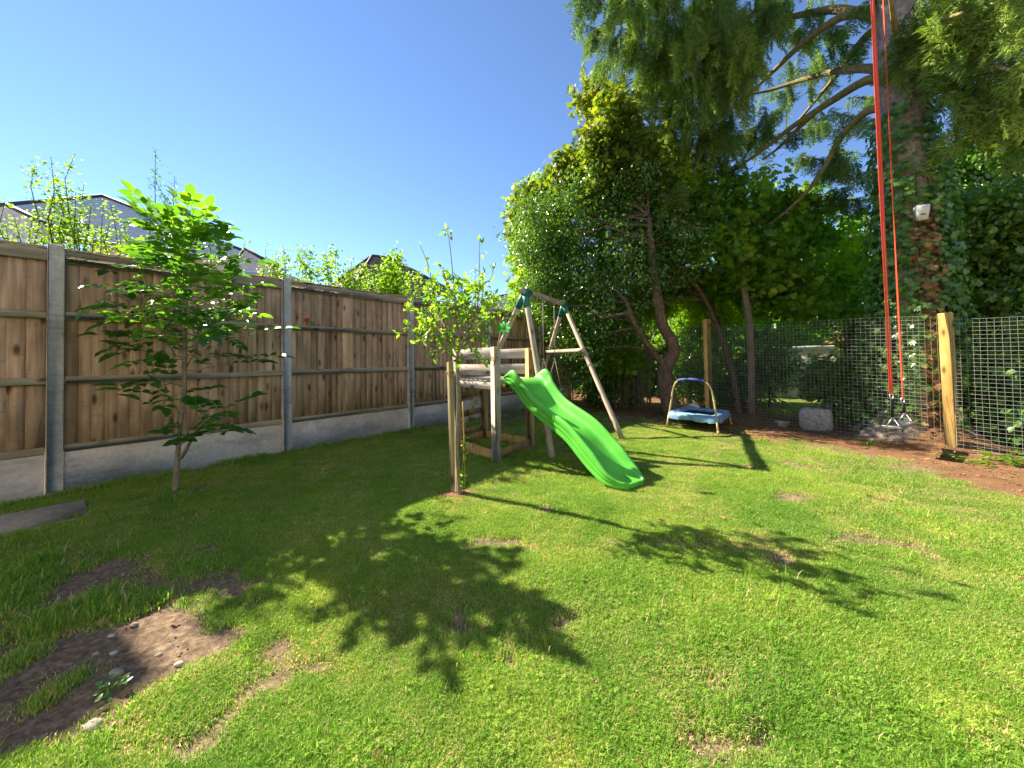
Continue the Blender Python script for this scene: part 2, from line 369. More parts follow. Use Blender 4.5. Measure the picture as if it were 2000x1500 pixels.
def soil_at(x, y):
    """bare-earth amount 0..1 and reddish litter amount 0..1"""
    x = np.asarray(x, float); y = np.asarray(y, float)
    f1 = fbm(x, y, 1.6, 4, 3); f2 = fbm(x, y, 6.0, 4, 11); f3 = fbm(x, y, 2.7, 4, 29)
    dm = dist_poly(x, y, MESH_PTS); s = side_mesh(x, y)
    band = 1.05 + 0.45 * sst(4.5, 2.5, y) + 1.2 * sst(3.8, 5.3, x) * sst(5.5, 3.0, y)
    strip = sst(0.25, -0.35, dm - band + (f1 - 0.5) * 1.1 + (f2 - 0.5) * 0.7)
    beyond = (s > 0)
    lawn2 = sst(0.9, 1.3, s) * sst(4.7, 5.2, x + (f1 - .5))
    soil = np.maximum(strip, np.where(beyond, 1 - 0.9 * lawn2, 0))
    litter = soil.copy()
    # thin worn zone bordering the strip
    worn = sst(1.3, 0.0, dm - band) * sst(0.42, 0.62, f2 * 0.5 + f1 * 0.5)
    soil = np.maximum(soil, worn * 0.8)
    # worn patch front left
    inp = in_poly(x, y, _sp); dp = dist_poly(x, y, _sp + [_sp[0]])
    sd = np.where(inp, dp, -dp)
    patch = sst(-0.12, 0.12, sd + (f2 - 0.5) * 0.35) * sst(0.385, 0.50, 0.42 * f3 + 0.58 * fbm(x, y, 4.5, 4, 19) + 0.04 * sst(0, .3, sd))
    soil = np.maximum(soil, patch)
    cap = dist_poly(x, y, [gp(390, 1150)[:2], gp(360, 1230)[:2], gp(315, 1320)[:2]]); f6 = fbm(x, y, 5.0, 4, 133); soil = np.maximum(soil, sst(.15, .05, cap + (f6 - .5) * .9))
    # small scattered bare spots
    f4 = fbm(x, y, 4.3, 3, 57); f5 = fbm(x, y, 12, 3, 5)
    spots = sst(0.615, 0.69, f4 * 0.78 + f5 * 0.22) * 0.9
    soil = np.maximum(soil, spots)
    # along the fence foot, around the sapling, near the play tower
    df = (x - P1[0]) * FN[0] + (y - P1[1]) * FN[1]
    soil = np.maximum(soil, sst(0.12, 0.03, df + (f2 - .5) * .12))
    soil = np.maximum(soil, np.where(df < 0, 0.8, 0))
    c = gp(893, 962); soil = np.maximum(soil, sst(0.19, 0.10, np.hypot(x - c[0], y - c[1]) + (f2 - .5) * .1))
    litter = np.maximum(litter, sst(0.2, 0.1, np.hypot(x - c[0], y - c[1])) * 0.9)
    sh = sst(1.5, 0.6, df) * sst(3.4, 4.6, (x - P1[0]) * FD[0] + (y - P1[1]) * FD[1])
    soil = np.maximum(soil, sh * sst(0.48, 0.62, f1) * 0.9)
    return np.clip(soil, 0, 1), np.clip(litter, 0, 1)
TR_C = A(5.28, 5.02)
def ground_z(x, y):
    x = np.asarray(x, float); y = np.asarray(y, float)
    z = (fbm(x, y, 1.1, 4, 71) - 0.5) * 0.045 + (fbm(x, y, 9, 3, 77) - 0.5) * 0.016
    s, l = soil_at(x, y); z = z - 0.012 * s * (1 - l)
    z = z + 0.30 * np.exp(-((x - TR_C[0] + .05) ** 2 + (y - TR_C[1] + .3) ** 2) / (2 * 0.27 ** 2))
    z = z + s * (1 - l) * (fbm(x, y, 14, 3, 91) - .5) * 0.035
    return z * sst(60, 20, np.hypot(x, y)) - 0.012

# ------------------------------------------------------------------ ground sheet
def build_ground():
    xs = np.concatenate([[-400, -120, -50, -25, -14, -9], np.arange(-6.5, 8.0, 0.042), [9, 11, 14, 20, 35, 70, 150, 400]])
    ys = np.concatenate([[-60, -20, -6, -2, -0.5], np.arange(0.3, 11.5, 0.042), [12.5, 14, 17, 22, 30, 50, 90, 200, 600]])
    X, Y = np.meshgrid(xs, ys, indexing='ij'); x = X.ravel(); y = Y.ravel()
    V = np.stack([x, y, ground_z(x, y)], -1); nx, ny = len(xs), len(ys)
    i = np.arange(nx - 1)[:, None] * ny + np.arange(ny - 1)[None]
    F = np.stack([i, i + ny, i + ny + 1, i + 1], -1).reshape(-1, 4)
    mb = MB(); mb.add(V, F); s, l = soil_at(x, y)
    m, nt, b, out = new_mat("garden_ground"); g = NG(nt)
    a1 = g.n("ShaderNodeAttribute", attribute_name="soil").outputs["Fac"]; a2 = g.n("ShaderNodeAttribute", attribute_name="litter").outputs["Fac"]
    v = g.coord(rand=False); n1 = g.noise(v, 35, 6, 0.7); n2 = g.noise(v, 4, 5, 0.6); n3 = g.noise(v, 120, 3, 0.7)
    soilc = g.ramp(n1, [(0.3, (0.075, 0.048, 0.032)), (0.5, (0.19, 0.130, 0.085)), (0.70, (0.36, 0.26, 0.175))])
    litc = g.ramp(n3, [(0.3, (0.10, 0.050, 0.028)), (0.5, (0.23, 0.12, 0.062)), (0.7, (0.42, 0.24, 0.12))])
    litc = g.mix(litc, g.ramp(n2, [(0.3, 0.6), (0.7, 1.2)]), 0.8, 'MULTIPLY')
    turf = g.ramp(n1, [(0.3, (0.12, 0.15, 0.025)), (0.6, (0.20, 0.23, 0.045)), (0.8, (0.34, 0.29, 0.11))])
    c = g.mix(turf, g.mix(soilc, litc, a2), a1)
    g.l(c, b.inputs["Base Color"]); b.inputs["Roughness"].default_value = 0.95; b.inputs["Specular IOR Level"].default_value = 0.15
    g.bump(g.mix(n1, n3, 0.4), 0.7, 0.02, b)
    o = mb.build("ground", m, smooth=True)
    for nm, val in (("soil", s), ("litter", l)):
        at = o.data.attributes.new(nm, 'FLOAT', 'POINT'); at.data.foreach_set("value", val.astype(np.float32))
    tag(o, "lawn and bare earth of the garden", None, None, "structure")
build_ground()

# ------------------------------------------------------------------ grass (geometry nodes instancing, stuff)
def clump(nb, rad_, hmin, hmax, wid, lean, seed, dry=0.1, broad=0):
    r = np.random.default_rng(seed); mb = MB()
    a = r.uniform(0, 2 * math.pi, nb); rr = rad_ * np.sqrt(r.uniform(0, 1, nb)); base = np.stack([rr * np.cos(a), rr * np.sin(a), np.full(nb, -0.006)], -1)
    h = r.uniform(hmin, hmax, nb); th = r.uniform(0, 2 * math.pi, nb); ln = r.uniform(0.15, lean, nb)
    d = np.stack([np.cos(th), np.sin(th), np.zeros(nb)], -1); s = np.stack([-np.sin(th), np.cos(th), np.zeros(nb)], -1)
    ww = (wid * r.uniform(0.7, 1.3, nb))[:, None]; Z = A(0, 0, 1)
    mid = base + d * (ln * h * 0.35)[:, None] + Z * (h * 0.6)[:, None]; tip = base + d * (ln * h)[:, None] + Z * (h * (1.05 - 0.35 * ln))[:, None]
    V = np.stack([base - s * ww, base + s * ww, mid + s * ww * 0.8, mid - s * ww * 0.8, tip], 1).reshape(-1, 3)
    k = np.arange(nb)[:, None] * 5
    var = np.clip(r.beta(2, 2.6, nb) * 0.82, 0, .78); var[r.uniform(size=nb) < dry] = r.uniform(0.8, 1.0)
    mb.add2(V, [k + np.array([[0, 1, 2, 3]]), k + np.array([[3, 2, 4]])], np.repeat(var, 5))
    if broad:
        for q in range(broad):   # clover leaflets
            p = A(*(r.uniform(-rad_, rad_, 2)), r.uniform(hmin * .5, hmin * 1.1)); vv = r.uniform(0.1, 0.5); R = r.uniform(0.0025, 0.004)
            for j in range(3):
                t = j * 2.09 + q; c0 = p + R * A(math.cos(t), math.sin(t), 0.1)
                pts = [c0 + R * A(math.cos(u), math.sin(u), 0.25 * math.sin(u * 2)) for u in np.arange(5) * 1.2566]
                mb.add(np.array(pts), [[0, 1, 2, 3, 4]], vv)
    me_o = mb.build("grass_clump", M['grass']); COL.objects.unlink(me_o); return me_o
clumps = [clump(46, 0.05, 0.009, 0.024, 0.0011, 1.0, 1, 0.08), clump(38, 0.05, 0.008, 0.020, 0.0013, 1.1, 2, 0.24, 1),
          clump(42, 0.05, 0.011, 0.028, 0.0012, 0.9, 3, 0.05), clump(22, 0.03, 0.020, 0.060, 0.0015, 1.0, 4, 0.04),
          clump(34, 0.05, 0.006, 0.015, 0.0012, 1.2, 5, 0.6, 0)]
def clover(seed):
    r = np.random.default_rng(seed); mb = MB()
    for q in range(13):
        p = A(*r.uniform(-.05, .05, 2), 0); h = r.uniform(.008, .016); vv = r.uniform(.15, .65); tilt = norm(A(*r.normal(size=2) * .35, 1)); ax = frame_of(norm(np.cross(tilt, A(.3, 1, 0))), tilt); R_ = r.uniform(.0022, .0038); c = p + A(0, 0, h)
        mb.add(np.array([p - A(.0005, 0, 0), p + A(.0005, 0, 0), c]), [[0, 1, 2]], vv)
        for j in range(3):
            t = j * 2.094 + q; d = ax[0] * math.cos(t) + ax[1] * math.sin(t); e = np.cross(tilt, d)
            mb.add(np.array([c, c + d * R_ + e * R_ * .8 + tilt * .001, c + d * R_ * 1.8 + e * R_ * .5, c + d * R_ * 1.65, c + d * R_ * 1.8 - e * R_ * .5, c + d * R_ - e * R_ * .8 + tilt * .001]), [[0, 1, 2, 3], [0, 3, 4, 5]], vv)
    o = mb.build("clover_clump", M['grass']); COL.objects.unlink(o); return o
clumps.append(clover(31))
def build_grass():
    n = 300000
    # more points near the camera
    Y = 0.75 + 10.0 * rng.uniform(0, 1, n) ** 1.35; X = rng.uniform(-1.4, 1.4, n) * Y
    df = (X - P1[0]) * FN[0] + (Y - P1[1]) * FN[1]; s = side_mesh(X, Y)
    soil, lit = soil_at(X, Y); f = fbm(X, Y, 2.2, 3, 41)
    keep = (df > 0.02) & (s < 5) & (rng.uniform(size=n) > soil ** 0.6 * 1.02)
    # density cap ~ grows thinner with distance
    dens = np.clip(1.15 - 0.06 * Y, 0.5, 1); keep &= rng.uniform(size=n) < dens
    X, Y, soil, f, df, s = [q[keep] for q in (X, Y, soil, f, df, s)]; n = len(X)
    P = np.stack([X, Y, ground_z(X, Y)], -1)
    var = rng.choice([0, 1, 2, 4], n, p=[.42, .26, .22, .10])
    dryf = fbm(X, Y, 3.5, 3, 63); var = np.where((dryf > 0.50) & (rng.uniform(size=n) < 0.55), 4, var)
    tall = (rng.uniform(size=n) < np.clip(0.5 * sst(0.28, 0.05, df) + 0.05 * in_poly(X, Y, _sp) + 0.0015, 0, 1)); var[tall] = 3
    cl = fbm(X, Y, 1.7, 4, 83); var = np.where((cl > 0.55) & (var != 3) & (rng.uniform(size=n) < 0.014 * sst(.55, .68, cl) + .004), 5, var)
    sc = rng.uniform(0.7, 1.3, n) * (0.6 + 0.8 * f)
    shade = sst(2.9, 2.4, df); sc = sc * (1 + 0.25 * shade)
    me = bpy.data.meshes.new("grass"); me.vertices.add(n); me.vertices.foreach_set("co", P.astype(np.float32).ravel())
    for nm, val, ty in (("rot", rng.uniform(0, 6.283, n), 'FLOAT'), ("sc", sc, 'FLOAT'), ("vi", var, 'INT')):
        at = me.attributes.new(nm, ty, 'POINT'); at.data.foreach_set("value", val.astype(np.int32 if ty == 'INT' else np.float32))
    o = link("grass", me); tag(o, "short green lawn grass with clover", None, None, "stuff")
    ng = bpy.data.node_groups.new("grass_scatter", 'GeometryNodeTree')
    ng.interface.new_socket("Geometry", in_out='INPUT', socket_type='NodeSocketGeometry'); ng.interface.new_socket("Geometry", in_out='OUTPUT', socket_type='NodeSocketGeometry')
    N = ng.nodes; L = ng.links; gi = N.new("NodeGroupInput"); go = N.new("NodeGroupOutput")
    jn = N.new("GeometryNodeJoinGeometry")
    for c in reversed(clumps):
        oi = N.new("GeometryNodeObjectInfo"); oi.inputs[0].default_value = c; oi.inputs["As Instance"].default_value = False
        gt = N.new("GeometryNodeGeometryToInstance"); L.new(oi.outputs["Geometry"], gt.inputs[0]); L.new(gt.outputs[0], jn.inputs[0])
    ip = N.new("GeometryNodeInstanceOnPoints"); ip.inputs["Pick Instance"].default_value = True
    mp = N.new("GeometryNodeMeshToPoints")
    L.new(gi.outputs[0], ip.inputs["Points"]); L.new(jn.outputs[0], ip.inputs["Instance"])
    def attr(nm, ty):
        a = N.new("GeometryNodeInputNamedAttribute"); a.data_type = ty; a.inputs[0].default_value = nm; return a.outputs[0]
    L.new(attr("vi", 'INT'), ip.inputs["Instance Index"])
    cx = N.new("ShaderNodeCombineXYZ"); L.new(attr("rot", 'FLOAT'), cx.inputs[2]); L.new(cx.outputs[0], ip.inputs["Rotation"])
    L.new(attr("sc", 'FLOAT'), ip.inputs["Scale"])
    L.new(ip.outputs[0], go.inputs[0])
    md = o.modifiers.new("scatter", 'NODES'); md.node_group = ng
build_grass()

# ------------------------------------------------------------------ close-board fence
def build_fence():
    F = thing("timber_fence", "tall close-board timber fence with concrete posts and gravel boards down the left side", "fence", P1)
    ax = np.stack([FD, FN, A(0, 0, 1)])          # rows: local x, y, z
    rot = Matrix(((FD[0], -FN[0], 0), (FD[1], -FN[1], 0), (0, 0, 1))).to_euler()
    F.rotation_euler = rot                       # children in fence coordinates: x along, -y into the garden
    # board meshes (feather-edged wedge), three shared variants
    bms = []
    for k in range(4):
        mb = MB(); wd = (0.052, 0.055, 0.050, 0.058)[k]; z0, z1 = 0.36, 2.075
        V = []
        for zz in np.linspace(z0, z1, 5):
            j = rng.uniform(-.0012, .0012)
            V += [[-wd + j, 0.004, zz], [-wd + j, -0.014, zz], [wd + j, -0.003, zz], [wd + j, 0.004, zz]]
        fc = []
        for i in range(4):
            for q in range(4): fc.append([i * 4 + q, i * 4 + (q + 1) % 4, i * 4 + 4 + (q + 1) % 4, i * 4 + 4 + q])
        fc += [[0, 3, 2, 1], [16, 17, 18, 19]]
        mb.add(V, fc); o = mb.build("fence_board", M['board'], F); bms.append(o.data); bpy.data.objects.remove(o)
    def rail_mesh(L, h, d, name):
        mb = MB(); mb.bbox((0, 0, 0), (L / 2, d / 2, h / 2), None, 0.004); return mb
    def rail(name, xa, xb, zc, h, d, yc):
        o = rail_mesh(xb - xa, h, d, name).build(name, M['rail'], F, loc=((xa + xb) / 2, -yc, zc)); return o
    L_end = 2 * BAY + 5.02
    xs = [BAY * i for i in range(-3, 5)] + [L_end]
    for i, (xa, xb) in enumerate(zip(xs[:-1], xs[1:])):
        a, b = xa + 0.052, xb - (0.052 if i < len(xs) - 2 else 0.05)
        # gravel board
        mb = MB(); mb.bbox(((a + b) / 2, -0.0, 0.10), ((b - a) / 2 - 0.001, 0.022, 0.235), None, 0.006); mb.build("gravel_board", M['gravel_board'], F)
        rail("fence_rail", a, b, 0.365, 0.06, 0.045, 0.012)
        rail("fence_rail", a, b, 0.965, 0.062, 0.042, 0.036)
        rail("fence_rail", a, b, 1.535, 0.062, 0.042, 0.036)
        rail("fence_rail", a, b, 2.055, 0.10, 0.030, 0.030)
        rail("capping", a, b, 2.119, 0.026, 0.075, 0.006)
        x = a + 0.045
        while True:
            last = x >= b - 0.05
            if last: x = b - 0.05
            o = link("fence_board", bms[rng.integers(4)], F, (x, rng.uniform(-0.002, 0.002), rng.uniform(-.004, .004)))
            o.rotation_euler = (rng.uniform(-.002, .002), 0, rng.uniform(-.01, .01))
            if last: break
            x += rng.uniform(0.078, 0.100)
        # nails heads as one small part
        mb = MB()
        for zc in (0.965, 1.535):
            for q in np.arange(a + 0.06, b, 0.45):
                mb.tube([A(q, -0.056, zc + 0.012), A(q, -0.0585, zc + 0.012)], 0.004, 6)
        o = mb.build("nails", M['steel'], F); o["kind"] = "stuff"
    for x in xs[:-1]:
        mb = MB(); mb.bbox((x, -0.012, FH / 2 - 0.15), (0.050, 0.052, FH / 2 + 0.15), None, 0.009); mb.build("concrete_post", M['concrete'], F)
    mb = MB(); mb.bbox((L_end + 0.03, -0.02, 0.95), (0.075, 0.06, 1.05), None, 0.004); mb.build("timber_post", M['new_post'], F)
build_fence()

# ------------------------------------------------------------------ welded wire mesh fence
def build_mesh_fence():
    F = thing("wire_mesh_fence", "square welded wire mesh fence on yellow timber posts across the back", "fence", (3.60, 7.00, 0))
    S = 0.05; r = 0.0015
    for a, b in zip(MESH_PTS[:-1], MESH_PTS[1:]):
        L = np.linalg.norm(b - a); u = (b - a) / L; mb = MB()
        ax = np.stack([A(u[0], u[1], 0), A(-u[1], u[0], 0), A(0, 0, 1)])
        def P(t, z, off=0.0):
            q = a + u * t + A(u[1], -u[0]) * (0.012 * math.sin(t * 2.3) + off); return A(q[0], q[1], z) - A(*F.location)
        nv = int(L / S); HH = lambda t: 1.45 + .22 * min(1, max(0, ((a + u * t)[1] - 3.7) / 3.3)); H = 1.70
        sag = lambda t: 0.03 + 0.025 * math.sin(t * 1.7 + a[0]) + 0.004 * math.sin(t * 9)
        for i in range(nv + 1):
            t = i * S; mb.tube([P(t, 0.0), P(t + 0.004 * math.sin(i), 0.8, 0.006 * math.sin(i * .3)), P(t, HH(t) + sag(t) - 0.03)], r, 4, cap=False)
        ts = np.arange(0, L + 0.001, 0.35)
        for k in range(int(H / S) + 1):
            z = k * S
            mb.tube([P(t, z / 1.70 * (HH(t) + sag(t) - .03) + 0.004, 0.004 + 0.006 * math.sin(t / S * .3) * math.sin(z * 2)) for t in ts], r, 4, cap=False)
        o = mb.build("wire_mesh", M['wire'], F); o["kind"] = "stuff"
    for (p, h, top) in (((3.585, 7.02), 1.78, 0), ((4.945, 4.30), 1.55, 0.10)):
        mb = MB(); mb.bbox((0, 0, h / 2 - 0.1), (0.048, 0.048, h / 2 + 0.1), None, 0.006)
        o = mb.build("timber_post", M['new_post'], F, loc=rel(F, (p[0] + .02, p[1] + .07, 0)))
        o.rotation_euler = (rad(0.6), rad(-2.2 if top else -1.2), rad(25))
        if top: o.rotation_euler = (rad(1), rad(-4.5), rad(20))
build_mesh_fence()

# ------------------------------------------------------------------ foliage tools
def leaves(mb, P, D, N, L, W, var, fold=0.22, droop=0.15, tmpl='diamond'):
    """P base, D direction, N normal (n,3); L length, W half-width ratio"""
    n = len(P); D = norm(D); N = norm(N - D * np.sum(N * D, -1, keepdims=True)); S = np.cross(D, N)
    L = np.broadcast_to(L, (n,))[:, None]; W = W if np.isscalar(W) else np.asarray(W)[:, None]
    if tmpl == 'diamond':
        V = np.stack([P, P + D * L * .45 + S * L * W + N * L * fold * W, P + D * L - N * L * droop, P + D * L * .45 - S * L * W + N * L * fold * W], 1)
        k = np.arange(n)[:, None] * 4; F = [k + np.array([[0, 1, 2]]), k + np.array([[0, 2, 3]])]; m = 4
    elif tmpl == 'oval':
        V = np.stack([P, P + D * L * .3 + S * L * W * .85 + N * L * fold * W, P + D * L * .68 + S * L * W * .8 + N * L * (fold * W - droop * .4), P + D * L - N * L * droop,
                      P + D * L * .68 - S * L * W * .8 + N * L * (fold * W - droop * .4), P + D * L * .3 - S * L * W * .85 + N * L * fold * W, P + D * L * .5 - N * L * droop * .15], 1)
        k = np.arange(n)[:, None] * 7; F = [k + np.array([[0, 1, 6]]), k + np.array([[1, 2, 6]]), k + np.array([[2, 3, 6]]), k + np.array([[3, 4, 6]]), k + np.array([[4, 5, 6]]), k + np.array([[5, 0, 6]])]; m = 7
    else:  # lobed (maple, ivy): five-point fan
        pts = []
        for t, r_ in ((-2.5, .35), (-1.45, .62), (-.95, .36), (-.62, .66), (-.3, .45), (0, .78), (.3, .45), (.62, .66), (.95, .36), (1.45, .62), (2.5, .35)):
            pts.append(P + D * L * .35 + D * L * r_ * math.cos(t) + S * L * r_ * math.sin(t) - N * L * droop * r_ * r_ * 1.5 + N * L * fold * abs(math.sin(t)) * .3)
        V = np.stack([P + D * L * .3] + pts, 1); m = 12; k = np.arange(n)[:, None] * m
        F = [k + np.array([[0, 1 + j, 2 + j]]) for j in range(10)]
    mb.add2(V.reshape(-1, 3), F, np.repeat(np.broadcast_to(var, (n,)), m))

def rvec(n): return norm(rng.normal(size=(n, 3)))

def crown(blobs, ncl, per, L, var_c=0.45, var_s=0.2, W=0.33, tmpl='diamond', shell=0.45, spread=0.20, top_var=0.0, lodge=None, up=0.6):
    """clusters of leaves scattered through ellipsoids. blobs: (centre, radii). returns MB and cluster centres"""
    mb = MB(); vol = np.array([np.prod(b[1]) ** (0.75) for b in blobs]); pr = vol / vol.sum()
    bi = rng.choice(len(blobs), ncl, p=pr); C = np.array([b[0] for b in blobs])[bi]; R = np.array([b[1] for b in blobs])[bi]
    d = rvec(ncl); rr = rng.uniform(0, 1, ncl) ** shell
    # lumpy outline
    lump = 0.62 + 0.75 * fbm(d[:, 0] * 2 + bi * 3.1, d[:, 2] * 2 + d[:, 1] * 1.7, 1.6, 3, 5); lump = lump * np.where(rng.uniform(size=ncl) < .16, rng.uniform(1.05, 1.36, ncl), 1)
    cc = C + d * R * (rr * lump)[:, None]
    tw = norm(d * A(1, 1, .5) + rvec(ncl) * 0.7 + A(0, 0, -0.1))       # twig direction
    idx = np.repeat(np.arange(ncl), per); n = len(idx); t = rng.uniform(-0.5, 1, n)
    P = cc[idx] + tw[idx] * (t * spread)[:, None] + rng.normal(size=(n, 3)) * spread * 0.33
    D = norm(tw[idx] * 0.6 + rvec(n) * 0.9 + A(0, 0, -0.35)); Nn = norm(rvec(n) * 0.75 + A(0, 0, up) + d[idx] * 0.4)
    hz = (cc[:, 2] - cc[:, 2].min()) / (np.ptp(cc[:, 2]) + 1e-6)
    var = np.clip(var_c + rng.normal(size=ncl)[idx] * var_s * 0.6 + rng.normal(size=n) * var_s * 0.6 + top_var * (hz[idx] - .5), 0, 1)
    leaves(mb, P, D, Nn, L * rng.uniform(0.5, 1.35, n), W, var, tmpl=tmpl)
    return mb, cc, tw

def bez(a, b, sag=0.0, n=6, wob=0.03):
    t = np.linspace(0, 1, n)[:, None]; P = a * (1 - t) + b * t; P[:, 2] += (sag * 4 * t * (1 - t))[:, 0]
    P[1:-1] += rng.normal(size=(n - 2, 3)) * wob * np.linalg.norm(b - a); return P

def tree(name, label, cat, base, trunk_lines, blobs, leafm, barkm, ncl, per, L, group=None, nbranch=26, **kw):
    """trunk_lines: list of (points, radii) in world coordinates"""
    T = thing(name, label, cat, (base[0], base[1], 0), group)
    off = A(base[0], base[1], 0)
    mb = MB(); ends = []
    for pts, rr in trunk_lines:
        pts = np.array(pts, float); k = len(pts); tt = np.linspace(0, k - 1, max(2, (k - 1) * 5 + 1)); q = np.stack([np.interp(tt, range(k), pts[:, i]) for i in range(3)], -1)
        # smooth
        for _ in range(3): q[1:-1] = (q[:-2] + 2 * q[1:-1] + q[2:]) / 4
        r2 = np.interp(tt, range(k), rr) * (1 + rng.normal(size=len(tt)) * 0.04); mb.tube(q - off, r2, 12); ends.append(q)
    mb.build("trunk", barkm, T, smooth=True)
    cm, cc, tw = crown(blobs, ncl, per, L, **kw)
    allp = np.concatenate([e[len(e) // 3:] for e in ends]); bm = MB()
    pick = rng.choice(len(cc), min(nbranch, len(cc)), replace=False)
    for c in cc[pick]:
        j = np.argmin(np.linalg.norm(allp - c, axis=1) + 0.6 * np.maximum(0, allp[:, 2] - c[2])); a = allp[j]; ln = np.linalg.norm(c - a)
        bm.tube(bez(a, c, 0.06 * ln, 6, 0.05) - off, np.linspace(min(0.03, 0.012 * ln + .006), 0.003, 6), 5, cap=False)
    for i in rng.choice(len(cc), min(nbranch * 8, len(cc)), replace=False):
        bm.tube(np.array([cc[i] - tw[i] * .28, cc[i], cc[i] + tw[i] * .16]) - off, [.005, .003, .0015], 3, cap=False)
    bm.build("branches", barkm, T)
    cm.v = [v - off for v in cm.v]
    cm.build("crown", leafm, T); return T

def B(px, py, Y, rx, ry, rd=None):
    """ellipsoid from its place in the photo: centre ray at depth Y, radii in photo pixels"""
    c = yp(px, py, Y); k = Y / FPX; rxm = rx * k; return (c, A(rxm, rd if rd else rxm * 0.9, ry * k))

# ------------------------------------------------------------------ big trees
def build_trees():
    Y = yp
    # apple-like tree in the corner, trunk forks low (crown left of centre)
    tree("fruit_tree", "dense glossy green tree with forked sawn trunk behind the mini trampoline", "tree", gp(1318, 815),
         [([gp(1318, 818, -.05), Y(1303, 770, 7.2), Y(1296, 725, 7.25), Y(1303, 705, 7.25), Y(1318, 690, 7.25), Y(1312, 665, 7.2), Y(1295, 640, 7.1), Y(1286, 600, 7.0), Y(1277, 540, 6.9), Y(1270, 470, 6.9), Y(1268, 420, 7)], [.19, .15, .145, .14, .115, .11, .10, .095, .085, .06, .03]),
          ([Y(1300, 712, 7.25), Y(1280, 695, 7.2), Y(1255, 660, 7.0), Y(1235, 625, 6.8), Y(1225, 590, 6.7)], [.085, .065, .05, .045, .03])],
         [B(1110, 500, 7.9, 100, 110, .7), B(1060, 470, 8.1, 60, 110, .7), B(1200, 400, 7.6, 110, 90, .9), B(1230, 520, 7.3, 120, 100, .8), B(1130, 590, 8.2, 90, 60, .6), B(1050, 570, 8.0, 50, 60, .5), B(1190, 620, 7.4, 70, 40, .5), B(1330, 470, 7.0, 60, 70, .7), B(1130, 700, 7.6, 60, 60, .5), B(1020, 480, 7.4, 22, 40, .4), B(1035, 420, 7.2, 20, 30, .3), B(1140, 375, 7.4, 35, 30, .3), B(1250, 350, 6.9, 45, 35, .4), B(1100, 640, 8.2, 40, 30, .3)],
         M['apple'], M['bark'], 2300, 23, 0.062, nbranch=34, var_c=0.45, var_s=.28, W=0.32, tmpl='diamond', shell=.55)
    tree("maple_tree", "yellowing maple crown rising over the corner below the spruce tips", "tree", (1.9, 9.3),
         [([A(1.9, 9.3, -.1), A(2.0, 9.2, 2), Y(1180, 420, 9), Y(1210, 330, 8.6), Y(1230, 240, 8.3)], [.14, .12, .08, .05, .03]),
          ([Y(1180, 420, 9), Y(1120, 340, 8.8)], [.05, .02])],
         [B(1200, 235, 6.9, 40, 50, .4), B(1170, 300, 7.0, 42, 50, .4), B(1160, 200, 8.4, 30, 40, .4), B(1110, 330, 8.0, 35, 40, .4), B(1250, 300, 7.0, 45, 45, .4), B(1240, 340, 8.4, 80, 70, .7), B(1150, 370, 8.8, 45, 45, .5), B(1300, 400, 8.6, 90, 80, .6), B(1060, 400, 9.0, 35, 45, .5), B(1030, 440, 9.2, 28, 60, .5)],
         M['maple_y'], M['bark'], 1100, 22, 0.105, nbranch=26, var_c=0.45, W=0.5, tmpl='lobed', top_var=0.35)
    tree("maple_tree", "green maple at the corner leaning out left of the fruit tree above the swing frame", "tree", (1.2, 10.9),
         [([A(1.2, 10.9, -.1), A(1.1, 10.8, 1.6), Y(1060, 500, 10), Y(1050, 430, 9.6)], [.12, .10, .06, .03])],
         [B(1040, 420, 9.6, 36, 60, .6), B(1040, 500, 9.8, 42, 70, .6), B(1080, 440, 9.6, 50, 80, .7), B(1050, 560, 9.8, 50, 40, .5)],
         M['maple'], M['bark'], 480, 22, 0.10, nbranch=14, var_c=0.6, W=0.5, tmpl='lobed')
    # sycamores behind the mesh, middle
    tree("sycamore_tree", "slim pale trunked sycamore right of the mesh fence middle post", "tree", gp(1468, 800),
         [([gp(1468, 812, -.05), Y(1468, 720, 7.3), Y(1465, 640, 7.3), Y(1455, 570, 7.2), Y(1440, 512, 7.1), Y(1405, 475, 7.0), Y(1372, 455, 6.9), Y(1330, 430, 6.8)], [.075, .07, .066, .062, .058, .05, .04, .02]),
          ([Y(1445, 525, 7.1), Y(1390, 520, 7.0), Y(1325, 522, 6.9)], [.02, .014, .01])],
         [B(1340, 400, 7.6, 90, 60, .8), B(1450, 420, 7.2, 120, 80, .9), B(1560, 440, 7.6, 90, 80, .9), B(1420, 560, 8.2, 130, 50, .6), B(1560, 560, 7.8, 120, 60, .8), B(1640, 500, 8.2, 70, 70, .7), B(1500, 500, 6.9, 110, 60, .4), B(1410, 480, 6.7, 60, 40, .3), B(1590, 600, 6.9, 70, 28, .3), B(1480, 590, 7.8, 60, 25, .3), B(1660, 590, 7.6, 50, 40, .5)],
         M['maple'], M['bark_pale'], 1050, 20, 0.10, nbranch=9, var_c=0.45, W=0.5, tmpl='lobed', shell=.55)
    tree("sycamore_tree", "thin leaning dark trunked sycamore between trampoline handle and slim pale trunk", "tree", gp(1445, 805),
         [([gp(1445, 812, -.05), Y(1432, 730, 7.7), Y(1410, 660, 7.7), Y(1385, 600, 7.6), Y(1362, 560, 7.5), Y(1335, 530, 7.4), Y(1325, 480, 7.3)], [.055, .05, .048, .042, .038, .03, .02])],
         [B(1330, 560, 8.4, 80, 50, .6), B(1400, 610, 8.8, 70, 30, .5), B(1300, 480, 8.2, 60, 60, .6), B(1250, 600, 8.6, 50, 40, .5)],
         M['maple'], M['bark'], 420, 22, 0.095, nbranch=16, var_c=0.6, W=0.5, tmpl='lobed')
